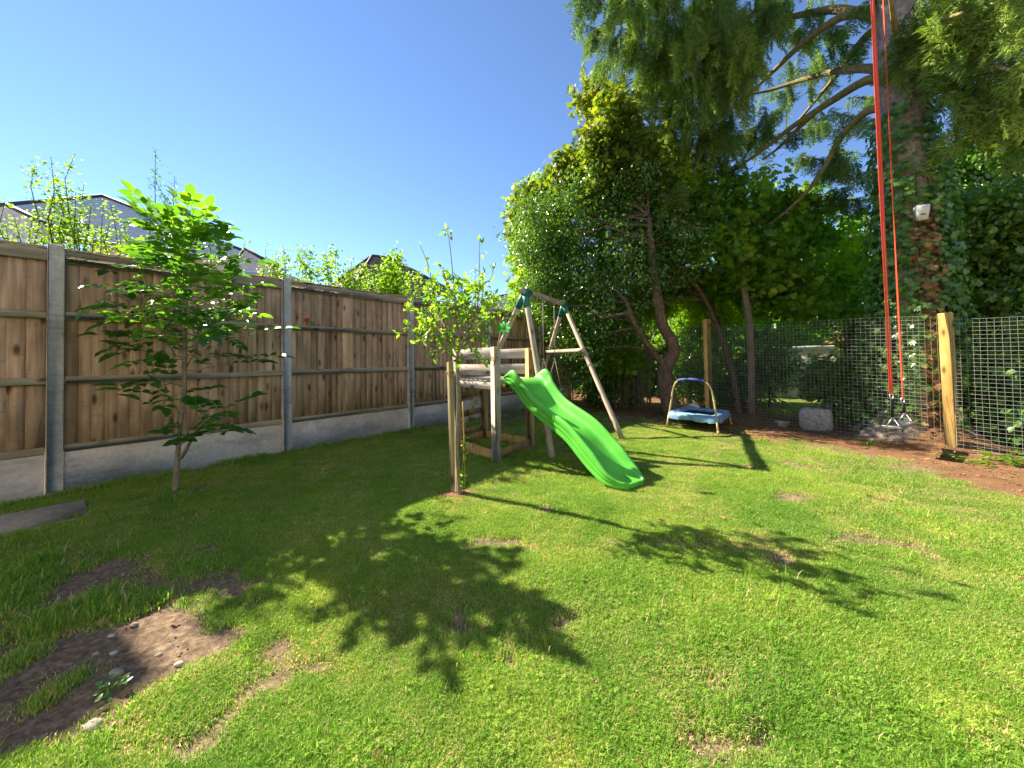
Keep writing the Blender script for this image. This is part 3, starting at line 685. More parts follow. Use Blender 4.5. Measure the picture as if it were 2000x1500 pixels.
    # right hand mass behind the mesh
    tree("lime_tree", "broad dark leafy tree filling the right edge behind the mesh fence", "tree", (7.2, 5.2),
         [([A(7.2, 5.2, -.1), A(7.1, 5.1, 1.5), A(6.9, 5.0, 3.2)], [.12, .1, .05])],
         [B(1900, 420, 5.4, 90, 80, .8), B(1980, 460, 5.0, 80, 100, .8), B(1880, 520, 5.6, 80, 80, .7), B(1960, 590, 5.0, 90, 60, .6), B(1900, 640, 5.5, 90, 50, .5), B(1870, 330, 6.2, 70, 60, .7), B(1990, 330, 5.8, 70, 90, .8), B(2080, 500, 4.8, 80, 160, .8)],
         M['ivy'], M['bark'], 1400, 20, 0.072, nbranch=34, var_c=0.62, var_s=.3, W=0.42, tmpl='oval', shell=.5)
    # shrubs behind the mesh
    shrubs = [
        ("dark leafy shrub behind the mesh left of the forked fruit tree", B(1190, 740, 8.9, 60, 50, .6), 'ivy', 240, 0.06, 'oval'),
        ("low maple shoots hanging over the mesh near the corner post", B(1175, 680, 8.3, 70, 45, .5), 'maple', 240, 0.09, 'lobed'),
        ("ivy covered shrub between the fruit tree and the middle post", B(1345, 710, 8.8, 45, 70, .6), 'ivy', 260, 0.06, 'oval'),
        ("bright green bush right of the middle post top", B(1360, 640, 9.4, 60, 30, .6), 'hazel', 220, 0.08, 'diamond'),
        ("dense dark bush behind the leaning thin trunk", B(1430, 730, 8.9, 70, 90, .6), 'ivy', 480, 0.06, 'oval'),
        ("dense dark bush between the slim trunk and the lawn gap", B(1500, 700, 8.1, 45, 55, .5), 'ivy', 260, 0.065, 'oval'),
        ("yellow green hazel bush in the gap left of the ivy covered trunk", B(1655, 735, 6.6, 38, 45, .4), 'hazel', 170, 0.075, 'oval'),
        ("dark drooping maple branch bush in front of the pale wall", B(1625, 735, 6.9, 40, 35, .3), 'ivy', 90, 0.11, 'lobed'),
        ("small yellow leaved shoot at the top of the lawn gap", B(1680, 660, 7.6, 25, 35, .3), 'maple_y', 60, 0.09, 'lobed'),
        ("ivy undergrowth at the left foot of the big spruce", B(1725, 700, 5.9, 30, 100, .4), 'ivy', 330, 0.06, 'lobed'),
        ("dark shrub between the spruce and the leaning end post", B(1845, 760, 5.9, 45, 100, .5), 'ivy', 420, 0.06, 'oval'),
        ("bramble bush behind the mesh right of the leaning end post", B(1935, 740, 5.3, 55, 90, .4), 'ivy', 420, 0.06, 'oval'),
        ("laurel shoots pushing over the mesh at the right edge", B(2010, 760, 4.35, 45, 110, .3), 'ivy', 110, 0.10, 'oval'),
    ]
    for i, (lab, b, mt, nc, L, tm) in enumerate(shrubs):
        c = b[0]; c2 = A(c[0], c[1], 0)
        tree("shrub", lab, "bush", c2, [([A(c[0], c[1], -.1), A(c[0] + .05, c[1], max(.2, c[2] - b[1][2] * .5)), c], [.025, .02, .008])], [b, (c - A(0, 0, b[1][2] * .5), b[1] * A(1.15, 1, .6))], M[mt], M['twig'], nc, 20, L, group="bushes behind the wire mesh fence", nbranch=10, var_c=.45, W=.42, tmpl=tm, shell=.6, spread=.16)
    # distant trees closing the view
    far = [("far dark tree behind the corner of the close-board fence", (2.5, 15, 2.6), (2.2, 1.5, 2.6)), ("far dark tree behind the forked fruit tree", (6.0, 14.5, 2.7), (2.4, 1.5, 2.7)),
           ("far dark tree behind the slim sycamore trunk", (9.5, 14, 2.8), (2.5, 1.5, 2.8)), ("far dark tree seen through the top of the lawn gap", (13.5, 13.0, 2.9), (2.4, 1.5, 2.6)),
           ("far dark tree behind the big spruce trunk", (14.5, 9.5, 3.0), (1.8, 2, 3.0)), ("far dark tree behind the right hand leafy mass", (12.5, 6.5, 3), (1.8, 1.8, 3.2)),
           ("far low tree behind the bushes at the corner", (4.0, 12.2, 1.2), (2.2, .8, 1.3)), ("far low tree behind the bushes at the middle post", (7.3, 11.4, 1.3), (1.9, .8, 1.4)),
           ("far low tree right of the pale wall", (9.3, 7.4, 1.2), (1.1, .9, 1.5))]
    for lab, c, r_ in far:
        c = A(*c)
        tree("background_tree", lab, "tree", c, [([A(c[0], c[1], -.1), A(c[0], c[1], c[2])], [.15, .08])], [(c, A(*r_)), (c * A(1, 1, .55), A(*r_) * A(1.05, 1, .5))], M['maple'], M['bark'], 900, 16, 0.17, group="trees beyond the garden", nbranch=14, var_c=.35, W=.45, tmpl='diamond', shell=.4, spread=.35)
build_trees()

# ------------------------------------------------------------------ spruce
def needles(mb, P0, D, Ln, var, fat=1.35):
    """twiglets: bases P0, directions D, lengths Ln; a brush of narrow blades each"""
    n = len(P0); K = 7
    for k in range(K):
        t = (k / K) * 0.85; a = rng.uniform(0, 2 * math.pi, n)
        u = norm(np.cross(D, A(.3, .2, 1.0))); v = np.cross(D, u); R = u * np.cos(a)[:, None] + v * np.sin(a)[:, None]
        b = P0 + D * (Ln * t)[:, None]; dr = norm(D + R * 0.55); nl = (0.024 + 0.25 * Ln)[:, None] * fat; sd = np.cross(dr, rvec(n)); sd = norm(sd) * 0.0042 * fat
        V = np.stack([b - sd, b + sd, b + dr * nl * rng.uniform(.7, 1.2, (n, 1))], 1)
        mb.add(V.reshape(-1, 3), np.arange(n * 3).reshape(-1, 3), np.repeat(var, 3))

def strands(mb, tb, roots, lens, outs, var):
    """hanging branchlets from root points: axis curves out then down; side twigs both sides"""
    Ps, Ds, Ls, Vs = [], [], [], []
    for r0, ln, o, vv in zip(roots, lens, outs, var):
        m = max(5, int(ln / 0.026)); t = np.linspace(0, 1, m)
        ax = r0 + np.outer(t * ln * 0.38, o) + np.outer(-(t ** 1.25) * ln * 0.9, A(0, 0, 1)) + rng.normal(size=3) * 0.10 * ln * t[:, None] ** 1.5
        T = norm(np.gradient(ax, axis=0)); tb.tube(ax[::max(1, m // 5)], 0.0028, 3, cap=False)
        sd = norm(np.cross(T, rvec(1) * .4 + A(o[1], -o[0], 0)))
        for s in (-1, 1):
            Ps.append(ax); d = norm(T * 0.55 + sd * s * 1.0 + A(0, 0, -0.15) + rng.normal(size=(m, 3)) * .2); Ds.append(d)
            Ls.append((0.045 + 0.10 * np.sin(np.pi * np.clip(t * 1.05, 0, 1)) ** .7) * rng.uniform(.6, 1.2, m)); Vs.append(np.clip(vv + rng.normal(size=m) * .10 + 0.2 * t, 0, 1))
    P, D, L, V = map(np.concatenate, (Ps, Ds, Ls, Vs)); needles(mb, P, D, L, V)

def build_spruce():
    base = A(TR_C[0], TR_C[1], 0)
    T = thing("spruce_tree", "huge old spruce with thick grey trunk and hanging branches at the right", "tree", base)
    mb = MB(); n = 28; zs = np.concatenate([np.linspace(-0.1, 1, 12), np.linspace(1.2, 9.5, 26)])
    rings = []; a = np.arange(n) * 2 * math.pi / n
    for z in zs:
        flare = 0.36 * math.exp(-max(z, 0) / 0.28) * (1 + 0.35 * np.sin(a * 4 + 1) + .2 * np.sin(a * 7))
        r_ = 0.295 - 0.012 * z + flare + 0.012 * np.sin(a * 5 + z * 3) + 0.014 * (fbm(a * 3, np.full(n, z * 4), 1, 3, 8) - .5)
        c = A(-0.012 * z, 0.0, 0); rings.append(np.stack([c[0] + r_ * np.cos(a), c[1] + r_ * np.sin(a), np.full(n, z)], -1))
    V = np.concatenate(rings); m = len(zs); i = np.arange(m - 1)[:, None] * n; j = np.arange(n)[None]; k = (j + 1) % n
    mb.add(V, np.stack([i + j, i + k, i + n + k, i + n + j], -1).reshape(-1, 4)); mb.build("trunk", M['bark_spruce'], T, smooth=True)
    # limbs: polylines (px, py, Y)
    limbs = [
        [(1745, 45, 5.0), (1640, 15, 5.8), (1560, 30, 6.4), (1490, 45, 6.9), (1400, 60, 7.2), (1330, 90, 7.3)],
        [(1740, 40, 5.1), (1690, 70, 5.8), (1640, 140, 6.6), (1590, 200, 7.2), (1530, 270, 7.9)],
        [(1745, 140, 5.0), (1690, 132, 5.6), (1620, 140, 6.2), (1560, 158, 6.7), (1500, 178, 7.1), (1430, 190, 7.4)],
        [(1745, 150, 4.9), (1690, 155, 5.2), (1620, 200, 5.8), (1550, 245, 6.3), (1500, 285, 6.7), (1455, 318, 7.0), (1400, 350, 7.2)],
        [(1600, 212, 5.9), (1560, 250, 6.3), (1520, 290, 6.7), (1490, 312, 7.0)],
        [(1750, 205, 5.0), (1690, 215, 5.3), (1640, 270, 5.8), (1612, 325, 6.0), (1580, 372, 6.3), (1530, 418, 6.6), (1500, 440, 6.8)],
        [(1750, 10, 5.0), (1640, 30, 5.6), (1560, 90, 6.2), (1510, 140, 6.6), (1440, 205, 7.0), (1390, 240, 7.2)],
        [(1770, 120, 4.9), (1800, 70, 4.5), (1830, 40, 4.2), (1880, 25, 3.9)],
        [(1790, 190, 4.9), (1830, 140, 4.6), (1880, 120, 4.3), (1950, 130, 4.0), (2010, 150, 3.8)],
        [(1790, 210, 4.9), (1850, 160, 4.7), (1900, 150, 4.6), (2010, 200, 4.4)],
        [(1760, 100, 4.7), (1745, 40, 4.4), (1735, -40, 4.1)],
        [(1750, -160, 5.0), (1600, -160, 5.6), (1450, -100, 6.0), (1330, -40, 6.3), (1250, 10, 6.5)],
        [(1750, -260, 5.0), (1500, -260, 5.7), (1300, -160, 6.0), (1180, -60, 6.2), (1110, -20, 6.3)],
        [(1750, -200, 5.2), (1550, -190, 6.4), (1350, -60, 7.2), (1230, 60, 7.6), (1170, 120, 7.8)],
        [(1750, -100, 5.2), (1560, -80, 6.4), (1400, 20, 7.2), (1290, 120, 7.6), (1220, 170, 7.9)],
        [(1750, -50, 5.0), (1600, -60, 5.6), (1480, 10, 6.0), (1420, 90, 6.2), (1400, 150, 6.3)],
        [(1780, -150, 4.9), (1850, -120, 4.4), (1950, -60, 4.0), (2050, -20, 3.8)],
        [(1790, -50, 4.9), (1870, -60, 4.6), (1960, -20, 4.3), (2060, 20, 4.2)],
        [(1740, -330, 4.9), (1720, -360, 4.4), (1710, -330, 4.1), (1700, -300, 3.8)],
    ]
    lm = MB(); Ls = []
    for pl in limbs:
        q = np.array([yp(*p) for p in pl]); k_ = len(q); tt = np.linspace(0, k_ - 1, (k_ - 1) * 6 + 1); q = np.stack([np.interp(tt, range(k_), q[:, c]) for c in range(3)], -1)
        for _ in range(4): q[1:-1] = (q[:-2] + 2 * q[1:-1] + q[2:]) / 4
        ln = np.linalg.norm(q[-1] - q[0]); r0 = min(0.075, 0.022 + 0.018 * ln); lm.tube(q - base, np.linspace(r0, 0.014, len(q)), 9); Ls.append(q)
    lm.build("limbs", M['limb'], T, smooth=True)
    # foliage: roots placed along limb outer parts and side boughs
    fm = MB(); tb = MB(); roots, lens, outs, var = [], [], [], []
    def hang(center, rad3, n, l0, l1, v):
        # a bough: a short side branch line with strands
        nb_ = max(1, int(n * .64) // 7)
        for _ in range(nb_):
            c = center + rng.uniform(-1, 1, 3) * rad3; d = norm(rng.normal(size=3) * A(1, 1, .25)); L_ = rng.uniform(.25, .5)
            s = np.linspace(-.5, .5, 7)[:, None] * L_ * d + c; s[:, 2] -= np.linspace(0, .12, 7)
            tb.tube(s - base, 0.006, 4, cap=False)
            vv = np.clip(v + rng.normal() * .22, 0, 1)
            for p in s:
                roots.append(p - base); lens.append(rng.uniform(l0, l1)); outs.append(norm(d * A(1, 1, 0) + rng.normal(size=3) * A(.7, .7, 0.1))); var.append(np.clip(vv + rng.normal() * .08, 0, 1))
    masses = [  # px, py, Y, rx px, ry px, depth, n, lmin, lmax, tone
        (1125, 0, 6.3, 50, 30, .35, 60, .25, .5, .30), (1165, 45, 6.4, 15, 30, .2, 14, .3, .6, .25), (1250, 70, 6.5, 60, 80, .4, 210, .3, .7, .6),
        (1330, 100, 6.4, 60, 90, .4, 230, .3, .8, .62), (1400, 120, 6.3, 40, 110, .4, 190, .3, .8, .6), (1210, 170, 7.6, 45, 40, .4, 60, .25, .5, .42),
        (1290, 190, 7.4, 70, 60, .4, 150, .3, .7, .45), (1370, 240, 7.0, 50, 60, .4, 150, .4, .8, .5), (1440, 60, 6.0, 50, 60, .4, 150, .3, .7, .5),
        (1430, 180, 6.1, 22, 90, .2, 130, .4, .8, .78), (1400, 320, 7.1, 35, 40, .3, 50, .3, .6, .4), (1320, 310, 7.4, 60, 40, .3, 70, .3, .6, .5), (1330, 370, 6.9, 35, 20, .2, 40, .2, .5, .7),
        (1500, 40, 6.6, 40, 40, .4, 60, .3, .6, .3), (1590, 90, 6.8, 30, 30, .3, 22, .2, .4, .3), (1480, 230, 7.0, 35, 50, .4, 60, .3, .6, .38),
        (1600, 160, 6.8, 50, 40, .4, 36, .15, .35, .28), (1570, 300, 7.0, 80, 40, .5, 70, .12, .35, .3), (1520, 120, 7.6, 60, 60, .4, 60, .2, .5, .35), (1640, 220, 7.4, 50, 60, .4, 60, .2, .4, .3), (1650, 290, 6.0, 40, 50, .4, 60, .2, .45, .35), (1580, 350, 6.6, 50, 30, .4, 55, .25, .5, .25),
        (1660, 370, 6.3, 35, 25, .3, 34, .2, .4, .25), (1690, 40, 5.6, 40, 40, .3, 34, .15, .3, .3), (1620, 20, 6.0, 60, 30, .4, 50, .2, .4, .35), (1700, 120, 5.8, 25, 40, .3, 20, .12, .3, .2),
        (1850, 30, 4.3, 60, 50, .3, 150, .15, .4, .72), (1920, 60, 4.2, 70, 60, .3, 200, .2, .5, .75), (1980, 130, 4.0, 40, 70, .3, 130, .25, .55, .8), (1870, 120, 4.3, 30, 50, .2, 60, .15, .4, .6),
        (1900, 210, 4.2, 50, 30, .2, 70, .2, .4, .85), (1970, 220, 4.1, 40, 50, .25, 90, .2, .45, .82), (1990, 30, 4.4, 40, 60, .3, 80, .2, .4, .5), (1810, 10, 4.6, 25, 30, .2, 30, .1, .3, .7),
        (1540, -80, 6.0, 200, 60, .8, 200, .3, .7, .4), (1330, -60, 6.4, 130, 60, .6, 200, .3, .7, .5), (1900, -90, 4.6, 160, 60, .6, 160, .3, .5, .5),
    ]
    for (px, py, Y, rx, ry, rd_, n_, a_, b_, v_) in masses:
        k_ = Y / FPX; hang(yp(px, py - ry * 0.3, Y), A(rx * k_, rd_, ry * k_), n_, a_, b_, v_)
    strands(fm, tb, roots, lens, outs, var)
    o = fm.build("foliage", M['spruce'], T); tb.build("twigs", M['twig'], T)
    # ivy on the trunk: green leaves, a dry brown strip facing the garden
    vm = MB(); dm = MB()
    n = 7600; z = rng.uniform(0.25, 4.9, n) ; z = np.where(rng.uniform(size=n) < .2, rng.uniform(.3, 3.2, n), z); an = rng.uniform(0, 2 * math.pi, n)
    R = 0.30 - 0.012 * z + rng.uniform(0.0, 0.24, n) * (1.3 - z / 5) + 0.10 * np.exp(-z / .4)
    R = R + 0.10 * (fbm(an * 1.5, z * 2, 1, 3, 4) - .3) * (z < 3.6)
    # the dry strip: azimuth facing camera (-x,-y), a bit to the right
    face = math.atan2(-5.0, -5.25) + 0.35
    da = np.abs((an - face + math.pi) % (2 * math.pi) - math.pi)
    dry = (da < 0.24 + .10 * np.sin(z * 3)) & (z < 2.9) & (rng.uniform(size=n) < .8); bare = ((z > 4.1) & (fbm(an * 2, z * 1.5, 1, 2, 9) < .58)) | ((da < .25) & (z > 2.9) & (rng.uniform(size=n) < .7))
    P = np.stack([R * np.cos(an) - 0.012 * z, R * np.sin(an), z], -1); out = np.stack([np.cos(an), np.sin(an), np.zeros(n)], -1)
    D = norm(A(0, 0, -1) + rvec(n) * .7 + out * .2); Nn = norm(out + rvec(n) * .45 + A(0, 0, .3))
    g_ = ~dry & ~bare
    leaves(vm, P[g_], D[g_], Nn[g_], 0.075 * rng.uniform(.6, 1.2, g_.sum()), .4, np.clip(rng.normal(.5, .22, g_.sum()), 0, 1), tmpl='lobed')
    dd = dry & ~bare; leaves(dm, P[dd], D[dd], Nn[dd], 0.07 * rng.uniform(.6, 1.2, dd.sum()), .4, rng.uniform(0, 1, dd.sum()), tmpl='lobed')
    iv = thing("ivy", "ivy climbing the big spruce trunk with a dry brown strip", "climbing plant", base + A(0, 0, .0))
    vm.build("ivy_leaves", M['ivy'], iv); dm.build("dry_leaves", M['deadleaf'], iv)
    st = MB()
    for _ in range(26):
        a0 = rng.uniform(0, 6.28); zz = np.linspace(0.0, rng.uniform(2, 4.2), 9); aa = a0 + np.cumsum(rng.normal(size=9) * .12); rr = 0.325 - 0.012 * zz + 0.28 * np.exp(-zz / .25)
        st.tube(np.stack([rr * np.cos(aa) - .012 * zz, rr * np.sin(aa), zz], -1), np.linspace(.012, .005, 9), 5, cap=False)
    st.build("ivy_stems", M['twig'], iv)
build_spruce()

# ------------------------------------------------------------------ hedge shrubs behind the close-board fence
def shoots(name, label, cat, base, stems, leafm, L, W, tmpl, gap=0.03, group=None, side=0.10, vc=.55):
    """stems: list of (root, tip) world points; leaves set alternately along each, on short side twigs"""
    T = thing(name, label, cat, (base[0], base[1], 0), group); off = A(base[0], base[1], 0); sm = MB(); lm = MB()
    for a, b in stems:
        ln = np.linalg.norm(b - a); q = bez(a, b, 0, 7, 0.025); sm.tube(q - off, np.linspace(0.006 + .003 * ln, 0.0018, 7), 5, cap=False)
        m = int(ln / gap); t = np.sort(rng.uniform(0.05, 1, m)); P = np.stack([np.interp(t * 6, range(7), q[:, i]) for i in range(3)], -1)
        h = norm(rng.normal(size=(m, 3)) * A(1, 1, .3) + A(0, 0, .25)); so = (side * rng.uniform(.1, 1, m) * (1.1 - t))[:, None]
        for s_, n2 in zip(P, P + h * so): pass
        k = 5; P2 = np.repeat(P + h * so, k, 0) + rng.normal(size=(m * k, 3)) * L * .75; D = norm(np.repeat(h, k, 0) + rvec(m * k) * .7); Nn = norm(rvec(m * k) * .6 + A(0, 0, .8))
        leaves(lm, P2 - off, D, Nn, L * 1.3 * rng.uniform(.55, 1.15, m * k) * np.repeat(1.1 - .4 * t, k), W, np.clip(rng.normal(vc, .2, m * k), 0, 1), tmpl=tmpl)
        for i in range(0, m, 2): sm.tube(np.array([P[i], P[i] + h[i] * so[i]]) - off, 0.0018, 3, cap=False)
    sm.build("stems", M['twig'], T); lm.build("leaves", leafm, T); return T
def build_hedge():
    def st(px, ytop, dpx=0, Y=4.6, ybase=560):
        return (yp(px, ybase, Y), yp(px + dpx, ytop, Y))
    def line_y(px, back=0.6):      # depth of the line 'back' metres behind the fence at that pixel
        d = ray(px, 500); k = d[0] / d[1]; q = P1 - FN * back; t = (q[0] - k * q[1]) / (k * FD[1] - FD[0]); return q[1] + t * FD[1]
    def grp(lab, pxs, mt, L, W, tm, back, **kw):
        stems = []
        for px, yt, dp in pxs:
            Y = line_y(px, back + rng.uniform(-.12, .2)); stems.append((yp(px, yt, Y) * A(1, 1, 0) + A(-dp * .002, 0, 1.2), yp(px + dp, yt, Y)))
        c = np.mean([s[0] for s in stems], 0); g_ = "young hedge shrubs behind the close-board fence"
        shoots("hedge_shrub", lab, "shrub", c, stems, M[mt], L, W, tm, group=g_, **kw)
    grp("thin whippy shrub left of the tall shoot pair behind the first fence panel", [(5, 395, 5), (30, 420, -4), (12, 440, 0), (60, 410, 8), (85, 430, 5), (100, 440, -6), (-30, 380, 0)], 'hazel', .034, .4, 'diamond', .5, gap=.028)
    grp("upright shrub with three tall thin shoots above the first concrete post", [(66, 322, 2), (100, 345, 4), (93, 305, 6), (143, 300, 4), (140, 375, 8), (118, 370, -6), (168, 400, 10), (160, 360, 4), (125, 400, 0)], 'hazel', .036, .4, 'diamond', .5, gap=.026, side=.16)
    grp("sparse arching shrub between the slate roof and the walnut sapling", [(190, 400, 12), (205, 430, 10), (175, 440, 15), (228, 452, 6), (245, 400, -30), (262, 440, -20), (150, 440, 0), (280, 460, -10)], 'hazel', .036, .42, 'oval', .55, gap=.035, side=.14)
    grp("tall dark whip standing behind the top of the walnut sapling", [(318, 292, -14), (335, 345, 6), (312, 350, -10), (300, 390, -6)], 'ivy', .032, .35, 'diamond', .6, gap=.03, side=.05, vc=.35)
    grp("sparse shoots right of the walnut sapling in front of the small gable", [(400, 400, 10), (425, 430, 14), (450, 470, 30), (500, 470, 20), (470, 510, 0), (530, 500, 10)], 'hazel', .034, .4, 'diamond', .55, gap=.04, side=.10)
    grp("bushy green shrub just left of the second concrete post", [(530, 490, 10), (548, 480, 6), (560, 505, 0), (575, 485, 8), (585, 480, 4), (600, 500, 6), (515, 520, 0), (540, 510, 0)], 'hazel', .042, .42, 'oval', .45, gap=.02, side=.16)
    grp("round leaved hazel with spires between second and third concrete posts", [(610, 490, 2), (625, 510, 0), (642, 485, 4), (655, 490, 2), (640, 520, 0), (665, 520, 6), (680, 500, 5), (700, 520, 0)], 'hazel', .055, .48, 'oval', .5, gap=.026, side=.12)
    grp("small leaved shrub in front of the brown roof", [(690, 520, -4), (705, 512, 4), (718, 520, 0), (730, 515, 0), (745, 520, 4), (712, 535, 4), (690, 540, 0)], 'hazel', .034, .42, 'oval', .5, gap=.018, side=.14)
    grp("bright round leaved hazel right in front of the brown roof", [(755, 500, 4), (765, 482, 6), (775, 500, 4), (740, 520, 4), (785, 520, 6), (760, 530, 0), (795, 535, 5), (775, 545, 0), (748, 545, 0), (770, 515, 0)], 'hazel', .060, .5, 'oval', .45, gap=.022, side=.14)
    grp("leafy shrub right of the brown roof behind the staked tree", [(815, 530, 4), (835, 550, 4), (850, 560, 0), (870, 560, 6), (890, 540, 4), (905, 545, 4), (925, 520, 4), (940, 530, 4), (880, 575, 0)], 'hazel', .045, .45, 'oval', .5, gap=.02, side=.16)
    grp("shrub between the staked tree and the swing frame top", [(955, 560, 0), (970, 575, 4), (985, 565, 6), (1000, 560, 4), (1010, 590, 0), (975, 600, 0), (992, 552, 6)], 'hazel', .05, .42, 'oval', .5, gap=.025, side=.16)
build_hedge()

# ------------------------------------------------------------------ saplings
def smooth(q, k=3):
    q = np.array(q, float); m = len(q); tt = np.linspace(0, m - 1, (m - 1) * 5 + 1); q = np.stack([np.interp(tt, range(m), q[:, i]) for i in range(3)], -1)
    for _ in range(k): q[1:-1] = (q[:-2] + 2 * q[1:-1] + q[2:]) / 4
    return q
def build_walnut():
    Yd = 3.40; b = gp(343, 957); T = thing("walnut_sapling", "young walnut tree with large glossy divided leaves beside the fence", "tree", b)
    J = lambda px, py, dy=0: yp(px, py, Yd + dy)
    main = smooth([b + A(0, 0, -.05), J(346, 900), J(350, 850), J(356, 800), J(361, 745), J(361, 690), J(360, 640), J(357, 580), J(354, 525), J(350, 485), J(345, 455)])
    side = smooth([J(347, 898), J(356, 893, -.02), J(372, 862, -.08), J(385, 838, -.12), J(410, 815, -.2), J(440, 800, -.28)])
    tm = MB(); tm.tube(main - b, np.interp(np.linspace(0, 1, len(main)), [0, .03, .15, .4, 1], [.032, .024, .018, .015, .004]), 10)
    tm.tube(side - b, np.linspace(.016, .006, len(side)), 8)
    br = []
    spec = [  # attach py, tip px, tip py, depth shift
        (760, 250, 700, .12), (745, 210, 745, -.22), (700, 300, 640, .3), (690, 440, 700, -.1), (720, 500, 690, .1), (660, 215, 640, .0), (640, 200, 555, -.1), (620, 170, 545, .1),
        (650, 540, 655, -.1), (630, 500, 610, .2), (600, 450, 560, -.2), (590, 240, 520, .25), (560, 270, 590, -.3), (560, 430, 520, .1), (540, 465, 500, -.1), (520, 285, 470, .1),
        (500, 400, 450, .15), (480, 430, 440, -.1), (470, 280, 430, -.15), (480, 315, 448, .1), (468, 390, 440, -.05), (460, 322, 432, .0), (458, 378, 428, .05), (520, 240, 520, .1), (680, 430, 640, .2), (600, 270, 600, .3), (700, 250, 680, -.1), (640, 460, 640, -.3), (580, 480, 560, .1), (560, 210, 560, -.2), (780, 280, 760, .1), (880, 400, 770, -.3), (870, 450, 780, -.2), (860, 340, 760, -.35), (720, 400, 640, .3), (680, 330, 640, -.35), (620, 350, 600, -.4), (560, 350, 520, -.35), (600, 400, 600, .35)]
    tips = []
    for ap, tx, ty, dz in spec:
        j = np.argmin(np.abs([((750 - SHIFT) - FPX * ((p - A(0, 0, CAM_H)) @ CU) / ((p - A(0, 0, CAM_H)) @ CF)) - ap for p in main])); a = main[j]; tip = J(tx, ty, dz)
        a2 = a + (tip - a) * .72; q = bez(a, a2, -.03, 6, .02); br.append(q); tm.tube(q - b, np.linspace(.007, .003, 6), 5, cap=False); tips.append((q, 1))
    tips.append((side, 1)); tips.append((main[-16:], 1))
    tm.build("trunk", M['bark_pale'], T, smooth=True)
    lm = MB(); rm = MB()
    def compound(p, d, L, nl, v):
        d = norm(d); N0 = norm(A(0, 0, 1) - d * d[2]); S = np.cross(d, N0); t = np.linspace(0, 1, 6)[:, None]
        ax = p + d * L * t - A(0, 0, 1) * (0.22 * L * t ** 2); rm.tube(ax - b, np.linspace(.0026, .0012, 6), 4, cap=False)
        P, D, Nn, Ls = [], [], [], []
        for i in range(nl):
            f = .35 + .6 * i / max(1, nl - 1); q = np.array([np.interp(f * 5, range(6), ax[:, c]) for c in range(3)])
            for s in (-1, 1):
                P.append(q); D.append(d * .55 + S * s * .85 + A(0, 0, rng.uniform(-.3, .15))); Nn.append(N0 + rng.normal(size=3) * .25 + S * s * .15); Ls.append(rng.uniform(.8, 1.1) * (.62 + .5 * f) )
        P.append(ax[-1]); D.append(d - A(0, 0, .3)); Nn.append(N0 + rng.normal(size=3) * .2); Ls.append(1.35)
        Ls = np.array(Ls) * L * .30
        leaves(lm, np.array(P) - b, np.array(D), np.array(Nn), Ls, .31, np.clip(v + rng.normal(size=len(P)) * .10, 0, 1), fold=.35, droop=.14, tmpl='oval')
    for q, _ in tips:
        out = norm(q[-1] - q[0]); n_ = 6 if len(q) == 6 else 10
        for i in range(n_):
            if q[-1][2] < 1.35 and rng.uniform() < .45: continue
            if q[-1][2] < 1.9 and rng.uniform() < .15: continue
            f = .30 + .70 * i / (n_ - 1); p = np.array([np.interp(f * (len(q) - 1), range(len(q)), q[:, c]) for c in range(3)])
            az = rng.normal(size=3) * A(1, 1, .35); d = norm(out * (0.9 if f > .8 else .35) + norm(az) * .75 + A(0, 0, .18))
            hz = (p[2] - 0.6) / 2.0; compound(p, d, rng.uniform(.25, .37), rng.integers(3, 5), np.clip(.20 + .38 * hz + rng.normal() * .14, 0, .85))
    lm.build("leaves", M['walnut'], T); o = rm.build("leaf_stalks", M['hazel'], T); o['kind'] = 'stuff'
build_walnut()

